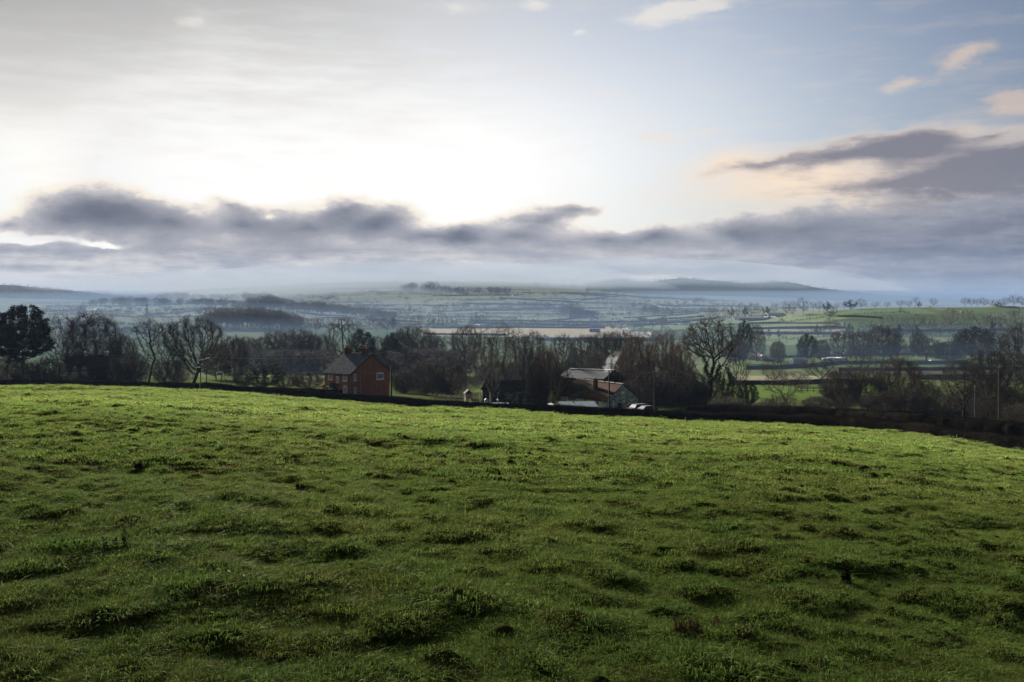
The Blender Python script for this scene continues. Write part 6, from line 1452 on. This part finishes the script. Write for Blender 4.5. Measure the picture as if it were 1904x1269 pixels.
# ---- rough weeds, clods and dry stalks on the pasture
m_weed = surf('dead_weed', (.014,.013,.008), (.040,.035,.018), 8, .95, .1)
m_stalk = surf('dry_stalks', (.10,.065,.035), (.16,.11,.06), 8, .9, .1)
m_clod = surf('clod', (.022,.017,.012), (.055,.042,.028), 10, .95, .1)
def ground_Y(px, row):
    lo, hi = 4.0, float(hedgeY(px))
    ys = np.exp(np.linspace(math.log(lo), math.log(hi), 900)); x = (px-CX)/F*ys; r_ = HY-H(x, ys)/ys*F
    k = np.nonzero(r_ <= row)[0]; return float(ys[k[0]])
def weed(px, row, w_, h_, label, kind='weed', seed=0):
    """ragged dark plant: w_ and h_ in picture columns / rows at its distance"""
    Yd = ground_Y(px, row); s = Yd/F; W_, H_ = w_*s, h_*s; rng = np.random.default_rng(seed+int(px))
    if kind == 'stalks':
        n = int(max(w_*1.8, 14)); b0 = np.stack([(rng.random(n)-.5)*W_, (rng.random(n)-.5)*W_*.6, np.full(n, -.03)], 1)
        tp = b0+np.stack([rng.normal(size=n)*H_*.16, rng.normal(size=n)*H_*.16, H_*(.5+.55*rng.random(n))], 1)
        v, f = tubes(b0, tp, np.full(n, .0035), np.full(n, .002), 4)
        v2, f2 = leaves(rng, tp*.5+b0*.5, 3, H_*.16, .012, 1)
        me = mesh_np('stalks', np.vstack([v, v2]), [f, f2+len(v)], [m_stalk]); nm, ct_ = 'dry_weed', 'weed'
    elif kind == 'clod':
        mb = MB(); mb.ball((0,0,H_*.3), W_*.5, W_*.42, H_*.62, 12, 8); o = mb.build('soil_clod', m_clod, smooth=True)
        for vv in o.data.vertices: vv.co *= 1+.45*(fbm(np.array([vv.co.x*9/W_*.3+px]), np.array([vv.co.y*9/W_*.3+vv.co.z*7/W_*.3]), 5, 2)[0]-.5)
        o.location = P(px, Yd); o.rotation_euler = (0, 0, px); return tag(o, label, 'clod', 'dark clods on the pasture')
    else:
        n = 5+int(w_*.35); b0 = np.stack([(rng.random(n)-.5)*W_*.8, (rng.random(n)-.5)*W_*.5, np.full(n, -.02)], 1)
        tp = b0+np.stack([rng.normal(size=n)*W_*.16, rng.normal(size=n)*W_*.16, H_*(.45+.6*rng.random(n))], 1)
        v, f = tubes(b0, tp, np.full(n, W_*.06), np.full(n, W_*.015), 5)
        C = np.vstack([b0+(tp-b0)*t for t in (.15,.35,.55,.8,1)]); v2, f2 = leaves(rng, C, 9, W_*.17, W_*.09, .9)
        me = mesh_np('weed', np.vstack([v, v2]), [f, f2+len(v)], [m_weed]); nm, ct_ = 'dark_weed', 'weed'
    o = link(nm, me); o.location = P(px, Yd); return tag(o, label, ct_, 'weeds on the pasture')
weed(557, 912, 17, 17, 'ragged black weed stump standing alone left of centre in the pasture')
weed(660, 945, 8, 8, 'small pointed dark clod right of the ragged weed stump', 'clod')
weed(941, 978, 7, 11, 'small upright dark weed in the middle of the pasture')
weed(1449, 1007, 16, 14, 'bent dark weed on the left of the pair right of centre')
weed(1463, 1004, 13, 15, 'dark weed on the right of the pair right of centre')
weed(1583, 1033, 8, 15, 'upright dark weed right of the weed pair')
weed(1498, 1053, 12, 12, 'dark weed with a low mound below the weed pair')
weed(1413, 1061, 7, 6, 'round dark clod below the weed pair', 'clod')
weed(1429, 1057, 4, 14, 'thin upright weed beside the round dark clod')
weed(53, 879, 11, 9, 'dark clod at the upper left of the pasture', 'clod')
weed(256, 868, 14, 9, 'low dark weed at the upper left of the pasture')
weed(230, 850, 4, 7, 'tiny dark weed near the upper left of the pasture')
weed(195, 1012, 10, 17, 'left of three dark weeds in the left of the pasture')
weed(213, 1010, 12, 12, 'middle of three dark weeds in the left of the pasture')
weed(231, 1012, 12, 28, 'right and tallest of three dark weeds in the left of the pasture')
weed(180, 1028, 10, 15, 'crooked dark weed below the three dark weeds at the left')
weed(393, 1058, 9, 8, 'round dark clod in the left half of the pasture', 'clod')
weed(432, 957, 6, 7, 'tiny dark clod left of the small pointed clod', 'clod')
weed(641, 1045, 8, 7, 'dark clod lying below the ragged weed stump', 'clod')
weed(1158, 1000, 5, 8, 'thin dark weed right of the middle of the pasture')
weed(1300, 972, 6, 9, 'small dark weed on a mound right of the middle')
weed(1874, 876, 4, 7, 'lone thin dark weed at the far right of the pasture')
weed(944, 1062, 13, 8, 'reddish brown low weed below the middle of the pasture', 'stalks')
weed(1277, 1182, 48, 40, 'large clump of dry reddish stalks in the lower right', 'stalks')
weed(1336, 1172, 22, 36, 'second clump of pale dry stalks right of the large clump', 'stalks')
weed(1388, 1186, 16, 28, 'small sparse clump of dry stalks furthest right', 'stalks')
weed(1318, 1188, 20, 20, 'low sparse dry stalks between the two taller clumps', 'stalks')
weed(1575, 1080, 22, 26, 'dark ragged weed under the upright weed at the right')
# ------------------------------------------------------------------ grass: tufts of blades on the pasture
m_grass, nt, out = mat('grass_blades'); g = N(nt)
oi = g.n('ShaderNodeObjectInfo'); pos = g.n('ShaderNodeNewGeometry').outputs['Position']
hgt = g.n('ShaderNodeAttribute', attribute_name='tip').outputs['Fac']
big = g.smooth(g.noise(pos, .16, 4), .36, .64); mid = g.smooth(g.noise(pos, 1.3, 4, .6), .38, .62)
c = g.mix(big, (.225, .36, .075), (.30, .405, .095)); c = g.mix(g.math('MULTIPLY', mid, .6), c, (.13, .25, .055))
c = g.mix(g.smooth(oi.outputs['Random'], .72, 1.0), c, (.25, .21, .08))
yel = g.smooth(g.noise(pos, .45, 6, .66), .50, .68); c = g.mix(g.math('MULTIPLY', yel, .38), c, (.23, .205, .055))
c = g.mix(hgt, (.024, .027, .008), c)  # dark thatch at the foot, deepened to paint shade between the tussocks
d = g.n('ShaderNodeBsdfDiffuse'); t = g.n('ShaderNodeBsdfTranslucent'); gl = g.n('ShaderNodeBsdfGlossy'); gl.inputs['Roughness'].default_value = .38; gl.inputs['Color'].default_value = (.9, .9, .8, 1)
g.l(c, d.inputs[0]); g.l(c, t.inputs[0])
m1 = g.n('ShaderNodeMixShader'); m1.inputs[0].default_value = .45; g.l(d.outputs[0], m1.inputs[1]); g.l(t.outputs[0], m1.inputs[2])
m2 = g.n('ShaderNodeMixShader'); m2.inputs[0].default_value = .004; g.l(m1.outputs[0], m2.inputs[1]); g.l(gl.outputs[0], m2.inputs[2])
g.l(m2.outputs[0], out.inputs[0])
def tuft(name, seed, nb, rad, h, wd, lean):
    rng = np.random.default_rng(seed)
    a = rng.random(nb)*6.283; r = rad*np.sqrt(rng.random(nb)); b0 = np.stack([r*np.cos(a), r*np.sin(a), np.full(nb, -.02)], 1)
    dirn = np.stack([np.cos(a), np.sin(a), np.zeros(nb)], 1)*.5+rng.normal(size=(nb, 3))*[.8, .8, 0]
    hh = h*(.45+.75*rng.random(nb)); ln = lean*(.3+rng.random(nb))*hh
    side = np.stack([-dirn[:, 1], dirn[:, 0], np.zeros(nb)], 1); side /= np.linalg.norm(side, axis=1)[:, None]+1e-9
    w = (wd*(.6+.8*rng.random(nb)))[:, None]
    p1 = b0+dirn*(ln*.35)[:, None]+np.array([0, 0, 1])*(hh*.6)[:, None]; p2 = b0+dirn*ln[:, None]+np.array([0, 0, 1])*(hh*(.95-.25*lean))[:, None]
    V = np.stack([b0-side*w*.42, b0+side*w*.42, p1-side*w*.42, p1+side*w*.42, p2], 1).reshape(-1, 3)
    o = np.arange(nb)*5
    tip = np.tile([0, 0, .7, .7, 1.0], nb)
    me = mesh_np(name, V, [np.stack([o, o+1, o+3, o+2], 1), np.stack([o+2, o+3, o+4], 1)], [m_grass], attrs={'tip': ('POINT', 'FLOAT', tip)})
    return bpy.data.objects.new(name, me)
tc = bpy.data.collections.new('grass_tufts')      # source tufts of the one grass object, not placed in the scene by themselves
for i in range(4): tc.objects.link(tuft(f'tuft_a{i}', 100+i, 60, .11, .045, .0032, 1.15))
for i in range(3): tc.objects.link(tuft(f'tuft_b{i}', 110+i, 56, .20, .056, .007, 1.1))
for i in range(3): tc.objects.link(tuft(f'tuft_c{i}', 120+i, 48, .34, .075, .015, 1.0))
rng = np.random.default_rng(5)
def scatter(y0, y1, dens, lo, n_kinds, s0, s1, mx=1.12):
    half = .5145*mx
    n = int(dens*half*(y1*y1-y0*y0)); yy = np.sqrt(y0*y0+rng.random(n)*(y1*y1-y0*y0)); xx = (rng.random(n)*2-1)*half*yy
    k = yy < hedgeY(CX+F*xx/yy)*1.0; xx, yy = xx[k], yy[k]
    pat = fbm(xx*2.5, yy*2.8, 11, 3); bg_ = fbm(xx*.33+5, yy*.38, 23, 3); bare = fbm(xx*1.7, yy*1.7, 71, 2)
    k = bare > .0; xx, yy, pat, bg_ = xx[k], yy[k], pat[k], bg_[k]
    s = (s0+(s1-s0)*rng.random(len(xx)))*(.75+np.clip((pat-.46)*1.6, 0, .5)+np.clip((bg_-.52)*2.0, 0, .4))
    return xx, yy, s, lo+rng.integers(0, n_kinds, len(xx))
A = [scatter(4.6, 17, 250, 0, 4, .75, 1.25), scatter(17, 44, 60, 4, 3, .75, 1.25), scatter(44, 100, 15, 7, 3, .8, 1.3), scatter(100, 225, 4.5, 7, 3, 1.0, 1.6, 1.05)]
gx, gy, gs, gi = [np.concatenate(v) for v in zip(*A)]
gz = H(gx, gy)
rot = np.stack([rng.normal(size=len(gx))*.12, rng.normal(size=len(gx))*.12, rng.random(len(gx))*6.283], 1)
gm = mesh_np('grass', np.stack([gx, gy, gz], 1), [], attrs={'tuft_turn': ('POINT', 'FLOAT_VECTOR', rot), 'tuft_size': ('POINT', 'FLOAT', gs), 'tuft_kind': ('POINT', 'INT', gi)})
go = tag(link('grass', gm), 'short tussocky pasture grass', 'grass', kind='stuff')
ng = bpy.data.node_groups.new('grass', 'GeometryNodeTree')
ng.interface.new_socket('Geometry', in_out='INPUT', socket_type='NodeSocketGeometry'); ng.interface.new_socket('Geometry', in_out='OUTPUT', socket_type='NodeSocketGeometry')
gn = N(ng); gin = gn.n('NodeGroupInput'); gout = gn.n('NodeGroupOutput'); m2p = gn.n('GeometryNodeMeshToPoints'); iop = gn.n('GeometryNodeInstanceOnPoints'); ci = gn.n('GeometryNodeCollectionInfo')
ci.inputs['Collection'].default_value = tc; ci.inputs['Separate Children'].default_value = True; ci.inputs['Reset Children'].default_value = True
def named(n_, t_):
    nd = gn.n('GeometryNodeInputNamedAttribute', data_type=t_); nd.inputs['Name'].default_value = n_; return nd.outputs['Attribute']
gn.l(gin.outputs[0], m2p.inputs[0]); gn.l(m2p.outputs[0], iop.inputs['Points']); gn.l(ci.outputs[0], iop.inputs['Instance']); iop.inputs['Pick Instance'].default_value = True
gn.l(named('tuft_kind', 'INT'), iop.inputs['Instance Index']); gn.l(named('tuft_turn', 'FLOAT_VECTOR'), iop.inputs['Rotation']); gn.l(named('tuft_size', 'FLOAT'), iop.inputs['Scale'])
gn.l(iop.outputs[0], gout.inputs[0])
md = go.modifiers.new('grass', 'NODES'); md.node_group = ng
print('grass tufts', len(gx))
# ------------------------------------------------------------------ render settings
vs = scene.view_settings; vs.view_transform = 'Standard'; vs.look = 'None'; vs.gamma = 1; vs.exposure = 2.55; vs.use_curve_mapping = False
cy = scene.cycles; cy.use_denoising = True; cy.denoiser = 'OPENIMAGEDENOISE'; cy.denoising_input_passes = 'RGB_ALBEDO_NORMAL'; cy.denoising_prefilter = 'ACCURATE'; cy.max_bounces = 6; cy.diffuse_bounces = 3; cy.glossy_bounces = 2; cy.transmission_bounces = 3; cy.transparent_max_bounces = 8; cy.volume_bounces = 1
cy.use_adaptive_sampling = True; cy.adaptive_threshold = .003; cy.sample_clamp_indirect = 1.5; cy.sample_clamp_direct = 8
